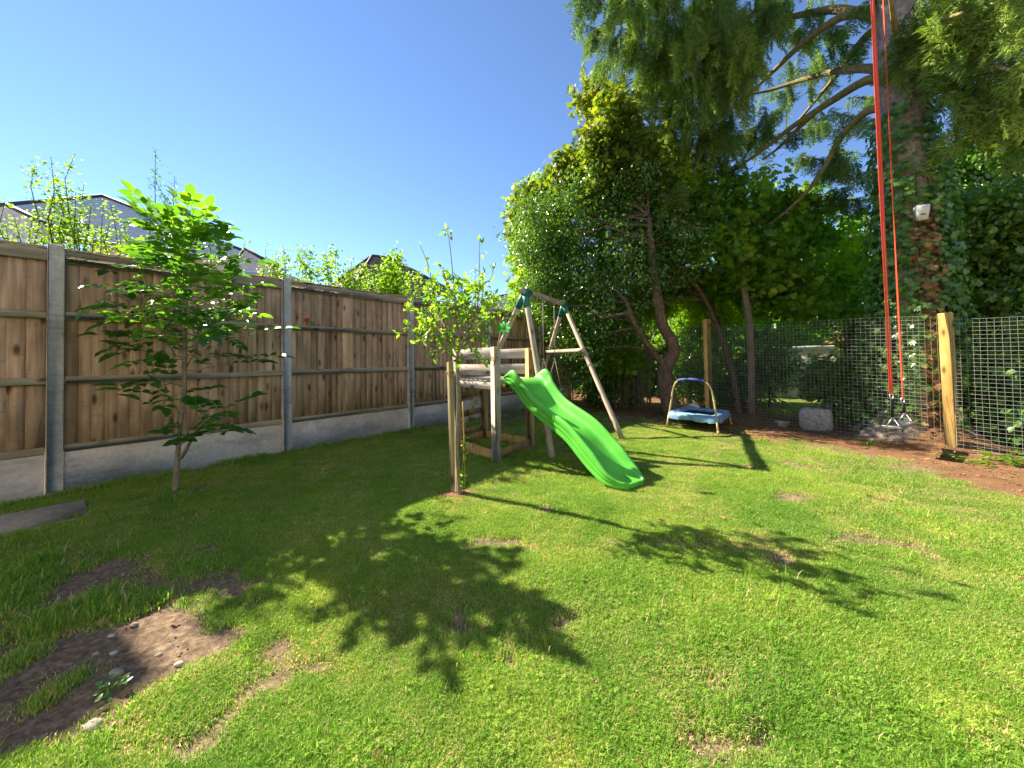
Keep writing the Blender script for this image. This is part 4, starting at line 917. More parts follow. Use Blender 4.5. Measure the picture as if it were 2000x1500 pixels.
def build_staked_tree():
    b = gp(899, 963); T = thing("young_pear_tree", "small staked young tree with upright oval leaves in front of the play tower", "tree", b)
    Yd = b[1]; J = lambda px, py, dy=0: yp(px, py, Yd + dy)
    main = smooth([b + A(0, 0, -.04), J(893, 900), J(892, 850), J(896, 790), J(894, 730), J(893, 690)])
    tm = MB(); tm.tube(main - b, np.interp(np.linspace(0, 1, len(main)), [0, .1, 1], [.024, .016, .014]), 10)
    f = main[-1]
    arms = [[f, J(870, 655, -.05), J(840, 610, -.1), J(812, 570, -.12)], [f, J(872, 640, .05), J(850, 590, .1), J(838, 520, .1), J(820, 478, .08)], [f, J(896, 660, .03), J(888, 590, .06), J(885, 540, .05), J(878, 470, .05), J(872, 448, .05)],
            [f, J(915, 640, 0), J(908, 600, -.05), J(900, 560, -.08)], [f, J(918, 645, .08), J(935, 590, .12), J(936, 530, .12), J(936, 470, .1)], [f, J(925, 650, .15), J(955, 610, .2), J(975, 590, .22)],
            [main[-2], J(870, 690, -.05), J(845, 672, -.1), J(815, 650, -.12)], [J(875, 655, 0), J(840, 655, 0), J(800, 640, -.05), J(792, 600, -.05)], [J(905, 650, 0), J(930, 655, -.1), J(960, 640, -.15), J(980, 625, -.1)], [main[-3], J(905, 700, -.1), J(925, 690, -.15), J(938, 693, -.15)],
            [J(888, 590, .06), J(860, 560, .2), J(850, 540, .25)], [J(936, 560, .12), J(960, 545, .2), J(965, 520, .2)], [J(870, 640, .05), J(845, 600, .3), J(835, 560, .35)], [J(900, 620, 0), J(880, 570, -.3), J(870, 545, -.35)], [J(920, 620, 0), J(940, 590, -.2), J(945, 560, -.25)]]
    P, D, Nn, V, Lh = [], [], [], [], []
    for ai, a in enumerate(arms):
        q = smooth(a, 2); tm.tube(q - b, np.linspace(.009 if ai < 6 else .005, .002, len(q)), 6, cap=False)
        ln = np.sum(np.linalg.norm(np.diff(q, axis=0), axis=1))
        # side twiglets
        ns = int(ln / .042)
        for i in range(ns):
            t = rng.uniform(.25, 1); p = np.array([np.interp(t * (len(q) - 1), range(len(q)), q[:, c]) for c in range(3)])
            top = p[2] > 1.75
            L_ = rng.uniform(.02, .05) if top else rng.uniform(.05, .17); d = norm(rng.normal(size=3) + A(0, 0, .25)); e = p + d * L_
            if top and rng.uniform() < .45: continue
            tm.tube(np.array([p, e]) - b, .0018, 3, cap=False)
            for k in range(2 if top else 7):
                tt = rng.uniform(.3, 1.1); P.append(p + d * L_ * tt + rng.normal(size=3) * .008); D.append(d * .4 + norm(rng.normal(size=3)) * .7 + A(0, 0, .1)); Nn.append(rng.normal(size=3) * .5 + A(0, 0, .8)); V.append(np.clip(rng.normal(.48, .2), 0, 1)); Lh.append(rng.uniform(.042, .066))
        P.append(q[-1]); D.append(A(0, 0, 1) + rng.normal(size=3) * .3); Nn.append(rng.normal(size=3)); V.append(.6); Lh.append(.055)
    tm.build("trunk", M['bark_pale'], T, smooth=True)
    lm = MB(); leaves(lm, np.array(P) - b, np.array(D), np.array(Nn), np.array(Lh), .24, np.array(V), fold=.4, tmpl='oval'); lm.build("leaves", M['pear'], T)
    # stake, cane, tie, basal shoot
    sb = gp(887, 958); st = thing("tree_stake", "square weathered timber stake leaning beside the small staked tree", "stake", sb); mb = MB()
    top = yp(879, 707, sb[1]); ax = norm(top - sb); L = np.linalg.norm(top - sb)
    mb.bbox((0, 0, L / 2 - .06), (.023, .023, L / 2 + .06), None, .004); o = mb.build("post", M['stake'], st); q_ = Vector(ax).to_track_quat('Z', 'Y'); o.rotation_euler = (q_ @ Matrix.Rotation(rad(35), 3, 'Z').to_quaternion()).to_euler()
    tie = MB(); c = sb + ax * (L - .085); ring = [c + A(.037 * math.cos(t), .037 * math.sin(t), .004 * math.sin(3 * t)) for t in np.linspace(0, 6.28, 13)]
    tie.tube(np.array(ring) - sb, .004, 6); tie.tube(np.array([c + A(-.04, -.02, 0), c + A(-.055, -.03, -.02), c + A(-.05, -.035, -.06)]) - sb, .003, 5); tie.build("tie", M['cut'], st)
    cb = gp(906, 958); cn = thing("garden_cane", "thin pale cane stuck upright behind the small staked tree trunk", "cane", cb); mb = MB(); mb.tube(smooth([A(0, 0, -.04), yp(907, 880, cb[1]) - cb, yp(904, 785, cb[1]) - cb]), .0055, 8); mb.build("stick", M['new_post'], cn, smooth=True)
    cb = gp(895, 955) + A(0, -.03, 0); cn = thing("dead_stem", "bare grey broken stem leaning on the small staked tree trunk", "stem", cb); mb = MB(); mb.tube(smooth([A(.03, 0, -.04), yp(893, 920, cb[1]) - cb, yp(888, 865, cb[1]) - cb]), [.008] * 5 + [.006] * 6, 8); mb.build("stick", M['bark_pale'], cn, smooth=True)
    sb2 = gp(906, 966); S = thing("basal_shoot", "leafy shoot with pale veined leaves at the foot of the small staked tree", "plant", sb2); mb = MB(); l2 = MB()
    q = smooth([A(0, 0, 0), yp(905, 930, sb2[1]) - sb2, yp(907, 890, sb2[1]) - sb2, yp(909, 855, sb2[1]) - sb2]); mb.tube(q, .003, 5, cap=False); mb.build("stem", M['twig'], S)
    n = 26; t = rng.uniform(.12, 1, n); pp = np.stack([np.interp(t * (len(q) - 1), range(len(q)), q[:, c]) for c in range(3)], -1); leaves(l2, pp, rvec(n) * A(1, .7, .5) + A(0, 0, .5), rvec(n) + A(0, -.7, .3), .040, .30, rng.uniform(.3, .9, n), tmpl='oval'); l2.build("leaves", M['pear'], S)
build_staked_tree()

# ------------------------------------------------------------------ play set
def beam(mb, a, b, w, h, bev=.004, up=A(0, 0, 1)):
    ax = frame_of(b - a, up); mb.bbox((a + b) / 2, (np.linalg.norm(b - a) / 2, w / 2, h / 2), ax, bev)
def local_beam(name, mat, parent, a, b, w, h, bev=.004, roll=0):
    """plank with its own local x along its length (so its grain follows it)"""
    L = np.linalg.norm(b - a); mb = MB(); mb.bbox((0, 0, 0), (L / 2, w / 2, h / 2), None, bev); ax = frame_of(b - a)
    c = (a + b) / 2 - A(*parent.location); o = mb.build(name, mat, parent, loc=c)
    o.rotation_euler = (Matrix(ax.T.tolist()) @ Matrix.Rotation(roll, 3, 'X')).to_euler(); return o
def build_playset():
    pn, pl, pb, pr = A(-.183, 4.18, 0), A(-.700, 4.87, 0), A(-.400, 5.43, 0), A(.215, 4.863, 0)
    T = thing("play_tower", "weathered timber play tower with lime green wavy slide and swing frame on the lawn", "play set", (0, 4.7, 0))
    O = A(0, 4.7, 0)
    def post(p, h, m, yaw, w=.040):
        mb = MB(); mb.bbox((0, 0, h / 2 - .03), (w, w, h / 2 + .03), None, .004); o = mb.build("post", m, T, loc=p - O); o.rotation_euler = (0, 0, yaw); return o
    yaw = math.atan2(pl[1] - pn[1], pl[0] - pn[0])
    post(pn, 1.235, M['play'], yaw); post(pl, 1.235, M['play'], yaw); post(pb, 1.235, M['play_y'], yaw); post(pr, 1.235, M['play_y'], yaw)
    e = norm(pl - pn); g = norm(pr - pn); outl = -norm(np.cross(A(0, 0, 1), e)) * -1
    outl = norm(A(e[1], -e[0], 0)); outl = outl if outl @ (pn - pb) > 0 else -outl          # outward of near-left side
    outr = norm(A(g[1], -g[0], 0)); outr = outr if outr @ (pn - pl) > 0 else -outr
    up = A(0, 0, 1)
    def plank(a, b, z0, z1, off, th=.022, ext=.04, mat='play_x', inset=.0):
        d = norm(b - a); c = off * (inset); o = local_beam("plank", M[mat], T, a - d * ext + c + up * (z0 + z1) / 2, b + d * ext + c + up * (z0 + z1) / 2, th, z1 - z0)
        return o
    s = .0
    for z0, z1 in ((1.100, 1.228), (.915, 1.04), (.765, .842)):
        plank(pl, pn, z0, z1, outl, ext=-.045, inset=0.02)
    for z0, z1 in ((1.105, 1.23), (.905, 1.032)):
        plank(pb, pr, z0, z1, -outl, ext=-.03, inset=0.0)
    plank(pn, pr, .77, .845, outr, ext=-.042, inset=.015, mat='play_y')
    plank(pl, pb, .77, .838, -outr, ext=-.04, mat='play_y'); plank(pb, pr, .77, .838, -outl, ext=-.04, mat='play_y')
    # deck boards run parallel to near-right side
    nb = 8
    for i in range(nb):
        t = (i + .5) / nb; a = pn + (pl - pn) * (t * .96 + .02); b = pr + (pb - pr) * (t * .96 + .02); d = norm(b - a)
        local_beam("deck_board", M['play_x'], T, a - d * .0 + up * .853, b + up * .853, .084, .022)
    # sandbox boards
    for a, b, m in ((pl, pn, 'play_y'), (pn, pr, 'play_y'), (pl, pb, 'play_y'), (pb, pr, 'play_y')):
        o = plank(a, b, -.02, .10, A(0, 0, 0), th=.022, ext=-.04, mat=m)
    # ladder rungs between left and back posts
    for z0 in (.105, .345, .585):
        local_beam("rung", M['play_y'], T, pl + norm(pl - pb) * .03 + up * (z0 + .04) - outr * .052, pb + norm(pb - pl) * .03 + up * (z0 + .04) - outr * .052, .022, .082)
    # wire tie on the near post
    mb = MB()
    for z in (1.092, 1.118):
        mb.tube(np.array([pn + .05 * A(math.cos(t), math.sin(t), 0) + up * (z + .004 * math.sin(2 * t)) for t in yaw + np.linspace(0, 2 * math.pi, 9)]) - O, .0025, 5)
    mb.tube(np.array([pn + A(-.02, -.055, 1.09), pn + A(.0, -.06, 1.075), pn + A(.012, -.058, 1.06)]) - O, .0025, 5)
    mb.build("wire_tie", M['black'], T)
    # bolts on planks
    mb = MB()
    for z in (1.135, 1.19, .96, 1.01):
        for q, dd in ((pr, norm(pb - pr)), (pn, norm(pl - pn))):
            p = q + dd * .07 + outl * .013 + up * z; o_ = outl; mb.tube(np.array([p, p + o_ * .004]) - O, .005, 8)
    mb.build("screws", M['black'], T)
    # ---- A frames
    R = .040
    A1, A2 = A(.185, 5.10, 1.985), A(.93, 6.80, 2.055)
    F1, F2, F3, F4 = A(.435, 4.30, -.04), A(-.83, 6.07, -.04), A(1.492, 5.245, -.04), A(.38, 8.0, -.04)
    bd = norm(A2 - A1)
    def pole(name, a, b, r_, mat):
        L = np.linalg.norm(b - a); n = 10; z = np.linspace(-L / 2, L / 2, n); mb = MB(); mb.tube(np.stack([np.zeros(n), np.zeros(n), z], -1), r_, 18)
        o = mb.build(name, M[mat], T, smooth=False, loc=(a + b) / 2 - O); o.rotation_euler = Vector(b - a).to_track_quat('Z', 'Y').to_euler()
        for p in o.data.polygons: p.use_smooth = len(p.vertices) == 4
        return o
    pole("crossbeam", A1 - bd * .10, A2 + bd * .06, R * 1.05, 'play')
    for F_, A_ in ((F1, A1), (F2, A1), (F3, A2), (F4, A2)):
        d = norm(F_ - A_); st_ = A_ + d * .06; pole("leg", st_, F_, R * .93, 'play')
    for A_, fs in ((A1, (F1, F2)), (A2, (F3, F4))):
        mb = MB(); mb.tube(np.array([A_ - bd * (.085 if A_ is A1 else .10), A_ + bd * (.16 if A_ is A1 else .07)]) - O, R * 1.22, 20)
        for F_ in fs:
            d = norm(F_ - A_); mb.tube(np.array([A_ + d * .02, A_ + d * .12, A_ + d * .24]) - O, [R * 1.18, R * 1.14, R * 1.1], 20)
        mb.build("corner_bracket", M['teal'], T)
        mb = MB()
        for F_ in fs:
            d = norm(F_ - A_); p = A_ + d * .21 + A(-.02, -.035, 0); mb.tube(np.array([p, p + A(-.006, -.014, 0)]) - O, .009, 8)
        mb.build("bolt", M['black'], T)
    # crossbar on far frame
    t = .40; c1 = A2 + (F3 - A2) * t; c2 = A2 + (F4 - A2) * t; d = norm(c2 - c1)
    pole("crossbar", c1 - d * .06 + A(-.05, -.06, 0), c2 + d * .05 + A(-.05, -.06, 0), .034, 'play')
    # ---- slide
    c = A(.16, 4.45, 0); u = A(.59074, -.80686, 0); w_ = A(.80686, .59074, 0)
    S = [-.09, -.03, .05, .12, .20, .28, .40, .53, .68, .82, .92, 1.01, 1.10, 1.19, 1.28, 1.38, 1.47]
    Z = [.872, .872, .850, .785, .705, .630, .555, .500, .445, .388, .325, .252, .185, .125, .075, .045, .038]
    # densify
    ss = np.linspace(S[0], S[-1], 60); zz = np.interp(ss, S, Z)
    for _ in range(6): zz[1:-1] = (zz[:-2] + 2 * zz[1:-1] + zz[2:]) / 4
    # cross-section (v, h): outside skirt with ribs, rolled rim, channel
    half = [(-.232, -.055), (-.236, -.02), (-.229, -.013), (-.240, -.004), (-.243, .028), (-.236, .036), (-.247, .045), (-.248, .078), (-.242, .10), (-.228, .112), (-.212, .108), (-.200, .088), (-.192, .05), (-.182, .02), (-.165, .003), (-.13, 0), (-.06, -.002), (0, -.003)]
    sec = np.array(half + [(-v, h) for v, h in half[-2::-1]]); ns = len(sec)
    rings = []
    for i, (s_, z_) in enumerate(zip(ss, zz)):
        f = (s_ - S[0]) / (S[-1] - S[0]); k = 1.0; hk = 1.0
        end = max(0, (s_ - 1.20) / .27); k = (1 - .42 * end ** 3.2) * (1 - .14 * min(1, max(0, (s_ - .05) / .35))); hk = 1 - .80 * min(1, max(0, (s_ - 1.12) / .30)) ** 1.3
        topk = max(0, (.02 - s_) / .11); hump = 1 + .25 * math.exp(-((s_ - .03) / .07) ** 2); hk2 = hk * hump * (1 - .75 * topk)
        sl = np.gradient(zz, ss)[i]; nrm = norm(u * (-sl) + A(0, 0, 1)) 
        v_ = sec[:, 0] * k * (1.06 if s_ < .1 else 1.0); h_ = np.where(sec[:, 1] > 0, sec[:, 1] * hk2, sec[:, 1] * (.6 + .4 * hk))
        rings.append(c + u * s_ + A(0, 0, z_) + np.outer(v_, w_) + np.outer(h_, nrm))
    V = np.concatenate(rings) - O; m = len(ss); i = np.arange(m - 1)[:, None] * ns; j = np.arange(ns - 1)[None]
    Fq = np.stack([i + j, i + j + 1, i + ns + j + 1, i + ns + j], -1).reshape(-1, 4)
    mb = MB(); mb.add2(V, [Fq, np.array([list(range(ns))[::-1], [(m - 1) * ns + q for q in range(ns)]])])
    # underside sheet
    lo = np.array([[r_[0], r_[-1]] for r_ in rings]) - O
    kk = mb.n; mb.add(lo.reshape(-1, 3), [[2 * q, 2 * q + 1, 2 * q + 3, 2 * q + 2] for q in range(m - 1)])
    sl_o = mb.build("slide", M['slide'], T, smooth=True)
    # small support leg under slide hidden brace
    # swing: hangs from crossbeam
    L_ = np.linalg.norm(A2 - A1); h1 = A1 + bd * .66; h2 = A1 + bd * 1.30
    h1 = A1 + bd * .72; h2 = A1 + bd * 1.28
    SW = thing("child_swing", "teal child swing seat on thin ropes hanging under the swing beam", "swing", (h1 + h2) / 2 * A(1, 1, 0) + A(0, 0, .55)); so = A(*SW.location)
    drop = A(0, 0, -1); seat_c = so + A(0, 0, 0); bx = bd * A(1, 1, 0); bx = norm(bx); fx = A(bx[1], -bx[0], 0)
    for h_, sg in ((h1, -1), (h2, 1)):
        mb = MB(); ring = h_ + drop * .10
        mb.tube(np.array([h_ + drop * .03, h_ + drop * .07]) - so, .006, 8); mb.tube(np.array([ring + .022 * (A(0, 0, math.cos(t)) + bx * .6 * math.sin(t)) + drop * .01 for t in np.linspace(0, 6.28, 13)]) - so, .0045, 6); mb.build("hook", M['steel'], SW)
        mb = MB(); node = h_ * A(1, 1, 0) + A(0, 0, 1.08) + fx * 0; mb.tube(np.array([ring + drop * .03, node]) - so, .006, 6)
        for q in (-1, 1): mb.tube(np.array([node, seat_c + bx * sg * .17 + fx * q * .13 + A(0, 0, .05)]) - so, .0055, 6)
        mb.tube(np.array([node + A(0, 0, .012), node - A(0, 0, .012)]) - so, .012, 8); mb.build("rope", M['rope'], SW)
    mb = MB(); n = 9
    prof = [(-.15, .03), (-.13, -.01), (-.08, -.03), (0, -.035), (.08, -.03), (.12, 0), (.145, .08), (.155, .17), (.15, .24)]
    for th in (0, .012):
        pass
    V = []
    for (f_, z_) in prof:
        for q in (-1, -.5, 0, .5, 1): V.append(seat_c + fx * -f_ + bx * q * .17 + A(0, 0, z_ + .03 * q * q))
    V = np.array(V) - so; V2 = V + A(0, 0, -.012) + norm(V) * 0; Fq = [[a * 5 + b_, a * 5 + b_ + 1, a * 5 + b_ + 6, a * 5 + b_ + 5] for a in range(8) for b_ in range(4)]
    mb.add(V, Fq); mb.add(V2, Fq); 
    edge = [V[a * 5] for a in range(9)]; mb.tube(np.array(edge), .012, 8); edge = [V[a * 5 + 4] for a in range(9)]; mb.tube(np.array(edge), .012, 8); mb.tube(V[-5:], .012, 8); mb.tube(V[:5], .012, 8)
    mb.build("seat", M['teal'], SW, smooth=True)
    # pinwheel on a stick tied to the near post
    pb_ = pn + A(-.02, -.062, 1.02); PW = thing("pinwheel", "green flower pinwheel with red centre on a stick tied to the near tower post", "pinwheel", pb_); hub = yp(984, 640, 4.11)
    mb = MB(); stick_top = A(hub[0] - .03, hub[1] + .02, hub[2] - .01); mb.tube(np.array([A(0, 0, 0), stick_top - pb_]), .004, 7); mb.build("stick", M['play_y'], PW)
    pm = MB(); fwd = norm(A(0, 0, CAM_H) - hub + A(.6, 0, .6)); ax = frame_of(fwd)
    for k_ in range(8):
        t = k_ * math.pi / 4; d = ax[1] * math.cos(t) + ax[2] * math.sin(t); s_ = np.cross(fwd, d)
        r0 = hub - pb_; pts = [r0, r0 + d * .03 + s_ * .018 + fwd * .004, r0 + d * .062 + s_ * .014 + fwd * .014, r0 + d * .072 - s_ * .004 + fwd * .004, r0 + d * .05 - s_ * .014 - fwd * .003]
        pm2 = MB(); pm2.add(np.array(pts), [[0, 1, 2, 3, 4]], rng.uniform(0, 1)); pm2.build("petal", M['grn_petal'], PW)
    mb = MB(); mb.tube(np.array([hub - pb_ - fwd * .008, hub - pb_ + fwd * .014, hub - pb_ + fwd * .02]), [.017, .016, .008], 12); mb.build("hub", M['red_petal'], PW)
build_playset()

# fallen leaf on the slide end
p = A(.16, 4.45, 0) + A(.59074, -.80686, 0) * 1.36 + A(0, 0, .058); mb = MB(); leaves(mb, np.array([[0, 0, 0.]]), np.array([[.7, .5, .1]]), np.array([[0, 0, 1.]]), .04, .4, 1.0, tmpl='oval')
tag(mb.build("fallen_leaf", M['deadleaf'], loc=p), "small dry yellow leaf lying on the foot of the green slide", "leaf")

# ornament on fence
q = P1 + FD * (BAY + .22) + FN * .09 + A(0, 0, 1.60); BO = thing("fence_ornament", "small red and green wing shaped ornament perched on the fence rail", "ornament", q)
for nm, mt, d in (("green_wing", 'teal', A(.65, .7, .05)), ("red_wing", 'red_petal', A(-.15, .3, .35))):
    mb = MB(); leaves(mb, np.array([[0, 0, 0.], [0, .0, 0.004]]), np.array([d, d]), np.array([[0, -.6, 1.], [0, -.6, 1.]]), .115, .3, .5, tmpl='oval'); mb.build(nm, M['grn_petal'] if nm[0] == 'g' else M[mt], BO)
mb = MB(); mb.tube([A(0, 0, -.04), A(0, 0, .01)], .004, 6); mb.build("stem", M['black'], BO)

# ------------------------------------------------------------------ mini trampoline
def build_trampoline():
    fl, fr, rb = A(2.462, 6.168, 0), A(2.942, 5.537, 0), A(3.518, 6.226, 0); bl = fl + rb - fr
    c = (fl + fr + rb + bl) / 4; T = thing("mini_trampoline", "small blue padded toddler trampoline with cream handle bar", "trampoline", c)
    zt = .215; cs = [fl, fr, rb, bl]
    P = lambda q, z: A(q[0] - c[0], q[1] - c[1], z)
    inn = [c + (q - c) * .93 for q in cs]
    for q, i in zip(cs, inn):
        mb = MB(); mb.tube(np.array([P(q, -.01), P(q * .5 + i * .5, .10), P(i, zt - .03)]), .015, 10); mb.tube(np.array([P(q, -.012), P(q, .02)]), .019, 10); mb.build("leg", M['cream_tube'], T, smooth=True)
    mb = MB(); rim = inn + [inn[0]]; mb.tube(np.array([P(q, zt - .03) for q in rim]), .014, 8); mb.build("frame_tube", M['cream_tube'], T)
    # blue cover: top pad ring + skirt, rippled
    out = [c + (q - c) * .99 for q in cs]; inr = [c + (q - c) * .60 for q in cs]; n = 14; mb = MB(); O_, I_, S_ = [], [], []
    def loop(cn, fz, jit):
        r_ = []
        for k in range(4):
            a, b = cn[k], cn[(k + 1) % 4]
            for t in np.arange(n) / n:
                q = a * (1 - t) + b * t; q = q + (q - c) * (-.05 * math.exp(-min(t, 1 - t) * 18)); v = P(q, fz) ; v += rng.normal(size=3) * jit; r_.append(v)
        return np.array(r_)
    L0 = loop(inr, zt - .028, .003); L1 = loop([c + (q - c) * .8 for q in cs], zt + .012, .005); L2 = loop(out, zt + .002, .005); L3 = loop([c + (q - c) * 1.02 for q in cs], zt - .05, .006); L4 = loop([c + (q - c) * 1.01 for q in cs], zt - .095, .007)
    V = np.concatenate([L0, L1, L2, L3, L4]); N_ = 4 * n; F = [[a * N_ + k, a * N_ + (k + 1) % N_, (a + 1) * N_ + (k + 1) % N_, (a + 1) * N_ + k] for a in range(4) for k in range(N_)]
    mb.add(V, F); mb.build("padding", M['blue_pvc'], T, smooth=True)
    mb = MB(); mb.add(np.array([P(c + (q - c) * .64, zt - .035) for q in cs]), [[0, 1, 2, 3]]); mb.build("jumping_mat", M['mat_black'], T)
    # handle: from front-left to front-right
    a, b = inn[0], inn[1]; d = norm(b - a); pts = []
    H = .74
    prof = [(0, zt - .03), (.06, .40), (.10, .58), (.16, .685), (.25, .735), (.5, .752), (.75, .735), (.86, .685), (.93, .58), (.97, .40), (1.0, zt - .03)]
    pts = smooth([P(a * (1 - t) + b * t, z) for t, z in prof], 2); mb = MB(); mb.tube(pts, .0135, 10); mb.build("handle", M['cream_tube'], T, smooth=True)
    k = len(pts); mb = MB(); mb.tube(pts[int(k * .36):int(k * .66)], .021, 12); mb.build("foam_grip", M['foam'], T, smooth=True)
build_trampoline()

# ------------------------------------------------------------------ red strap swing
def build_strap_swing():
    a, b = yp(1741, 770, 4.2), yp(1763, 778, 4.45); sa, sb = yp(1744, 832, 4.2), yp(1768, 822, 4.45); c = (sa + sb) / 2
    T = thing("strap_swing", "long red webbing swing with flat black seat hanging in front of the mesh fence", "swing", c)
    ta, tb_ = yp(1701, -60, 4.2), yp(1722, -60, 4.45); ta = a + (ta - a) * 1.32; tb_ = b + (tb_ - b) * 1.32
    for lo, hi, tw in ((a, ta, .0), (b, tb_, .9)):
        for off in (-.017, .017):
            mb = MB(); n = 40; V = []
            for i in range(n):
                t = i / (n - 1); p = lo + (hi - lo) * t; an = tw + (.0 if off < 0 else .25) * math.sin(t * 7 + tw) + math.sin(t * 11) * .25; ww = A(math.cos(an), math.sin(an), 0) * .0125
                q = p + A(off * (1 if tw == 0 else .55), 0, 0) + A(0, off * .3, 0) - c; V += [q - ww, q + ww, q + ww + A(0, .002, 0), q - ww + A(0, .002, 0)]
            mb.add(V, [[i * 4 + k, i * 4 + (k + 1) % 4, i * 4 + 4 + (k + 1) % 4, i * 4 + 4 + k] for i in range(n - 1) for k in range(4)]); mb.build("strap", M['red'], T)
    for lo, s_ in ((a, sa), (b, sb)):
        mb = MB(); q = lo - c; mb.tube(np.array([q + A(.020 * math.sin(t), 0, .030 * math.cos(t) - .02) for t in np.linspace(0, 6.28, 17)]), .0055, 8); mb.build("carabiner", M['steel'], T, smooth=True)
        tri_top = s_ + A(0, 0, .095); mb = MB(); mb.box((lo - c + A(0, 0, -.055) + tri_top - c) / 2, (.016, .004, np.linalg.norm(lo - tri_top) / 2 - .028)); mb.build("black_strap", M['black'], T)
        mb = MB(); d = norm(A(1.0, -.15, 0)); l, r_ = s_ + d * -.062, s_ + d * .062; mb.tube(np.array([tri_top, l, r_, tri_top]) - c, .006, 8); mb.build("steel_triangle", M['steel'], T)
    u = norm((sb - sa) * A(1, 1, 0)); ax = np.stack([u, A(-u[1], u[0], 0), A(0, 0, 1)]); L = np.linalg.norm((sb - sa)[:2])
    mb = MB(); mb.bbox(A(0, 0, -.012), (L / 2 + .05, .085, .012), ax, .008); mb.build("seat", M['seat_black'], T)
build_strap_swing()

# ------------------------------------------------------------------ white box on trunk
c = yp(1800, 416, 4.60); BX = thing("white_box", "small white plastic box with slot fixed high on the ivy covered trunk", "box", c); ax = frame_of(norm(A(-c[0] * .55, -c[1], 0)))
mb = MB(); V = []
for z, k in ((-.085, .72), (.06, 1.0), (.085, .95)):
    for sx, sy in ((-1, -1), (1, -1), (1, 1), (-1, 1)): V.append(ax[0] * (.055 * k * sx) + ax[1] * (.060 * k * sy) + A(0, 0, z))
mb.add(V, [[0, 1, 5, 4], [1, 2, 6, 5], [2, 3, 7, 6], [3, 0, 4, 7], [4, 5, 9, 8], [5, 6, 10, 9], [6, 7, 11, 10], [7, 4, 8, 11], [3, 2, 1, 0], [8, 9, 10, 11]]); mb.build("case", M['box_white'], BX)
mb = MB(); mb.box(ax[0] * .046 + A(0, 0, -.03), (.006, .025, .005), ax); mb.build("slot", M['black'], BX)
mb = MB(); mb.box(-ax[0] * .17, (.105, .03, .03), ax); mb.build("bracket", M['box_white'], BX)

# ------------------------------------------------------------------ blocks, stones, slabs, weeds
def rock(name, label, cat, c, r_, mat, group=None, flat=.6):
    mb = MB(); n, m = 9, 6; V = []
    for i in range(m + 1):
        ph = math.pi * i / m
        for j in range(n):
            th = 2 * math.pi * j / n; d = A(math.sin(ph) * math.cos(th), math.sin(ph) * math.sin(th), math.cos(ph)); V.append(d * A(*r_) * (1 + rng.uniform(-.18, .18)) )
    F = [[i * n + j, i * n + (j + 1) % n, (i + 1) * n + (j + 1) % n, (i + 1) * n + j] for i in range(m) for j in range(n)]
    mb.add(V, F); return tag(mb.build(name, mat, loc=c), label, cat, group)
c = gp(1592, 838) + A(.05, .05, 0); mb = MB(); ax = frame_of(A(.8, -.6, 0)); n_, m_ = 22, 12; V = []
for i in range(m_ + 1):
    ph = math.pi * i / m_
    for j in range(n_):
        th = 2 * math.pi * j / n_; sp = lambda v, e: math.copysign(abs(v) ** e, v)
        d = A(sp(math.cos(th), .45) * sp(math.sin(ph), .4), sp(math.sin(th), .45) * sp(math.sin(ph), .4), sp(math.cos(ph), .5)) * A(.20, .11, .17); V.append((d * (1 + rng.normal() * .022)) @ ax * A(1, 1, 1) + A(0, 0, .13))
mb.add(np.array(V), [[i * n_ + j, i * n_ + (j + 1) % n_, (i + 1) * n_ + (j + 1) % n_, (i + 1) * n_ + j] for i in range(m_) for j in range(n_)])
tag(mb.build("stone_block", M['block'], loc=c), "rough grey squarish stone block standing behind the mesh fence by the lawn gap", "stone block")
c = gp(1528, 832); K = thing("stone_dish", "small white dished stone on the ground left of the concrete block", "stone", c)
mb = MB(); mb.tube(np.array([A(0, 0, -.02), A(0, 0, .02), A(0, 0, .06), A(0, 0, .075)]), [.07, .07, .10, .105], 14); mb.build("dish", M['stone'], K)
rock("white_stone", "pale rock on the grass behind the concrete block", "rock", gp(1618, 800) + A(0, 0, .08), (.13, .1, .14), M['stone'])
rock("football", "half hidden dark and white ball at the foot of the middle mesh post", "ball", A(3.35, 7.15, .12), (.11, .11, .11), M['white'])
rock("rubble_stone", "dark broken stone leaning at the fence foot behind the play tower", "rock", P1 + FD * (BAY * 3 - .5) + FN * .16 + A(0, 0, .10), (.11, .05, .15), M['block'])
# blue barrel beyond the corner of mesh
c = A(2.75, 9.0, 0); K = thing("blue_barrel", "dark blue plastic barrel in the shade behind the mesh fence corner", "barrel", c); mb = MB(); mb.tube([A(0, 0, z) for z in (0, .05, .28, .32, .6, .66)], [.22, .24, .24, .25, .24, .2], 20); mb.build("body", M['dkblue'], K, smooth=True); mb = MB(); mb.tube([A(0, 0, .655), A(0, 0, .69)], .21, 20); mb.build("lid", M['dkblue'], K)
# slabs
qa, qb = gp(190, 1006), gp(150, 983); dirn = -norm(gp(150, 983) - gp(0, 1010)); dirn = -FD * .97 + FN * -.05; dirn = norm(dirn)
SLW = qb - qa; wv = norm(SLW); WL = np.linalg.norm(SLW)
for k in range(3):
    c = (qa + qb) / 2 + dirn * (.31 + k * .625) + A(0, 0, -.006); mb = MB(); ax = np.stack([dirn, norm(A(-dirn[1], dirn[0], 0)), A(0, 0, 1)]); mb.bbox((0, 0, 0), (.305, WL / 2, .022), ax, .008)
    tag(mb.build("paving_slab", M['slab'], loc=c), ["weathered paving slab at the grass end of the short row by the fence", "second weathered paving slab from the grass end, by the left fence", "third weathered paving slab at the left edge of the frame"][k], "paving slab", "weathered paving slabs beside the fence").rotation_euler = (rad(rng.uniform(-1, 1)), rad(rng.uniform(-1, 1)), 0)
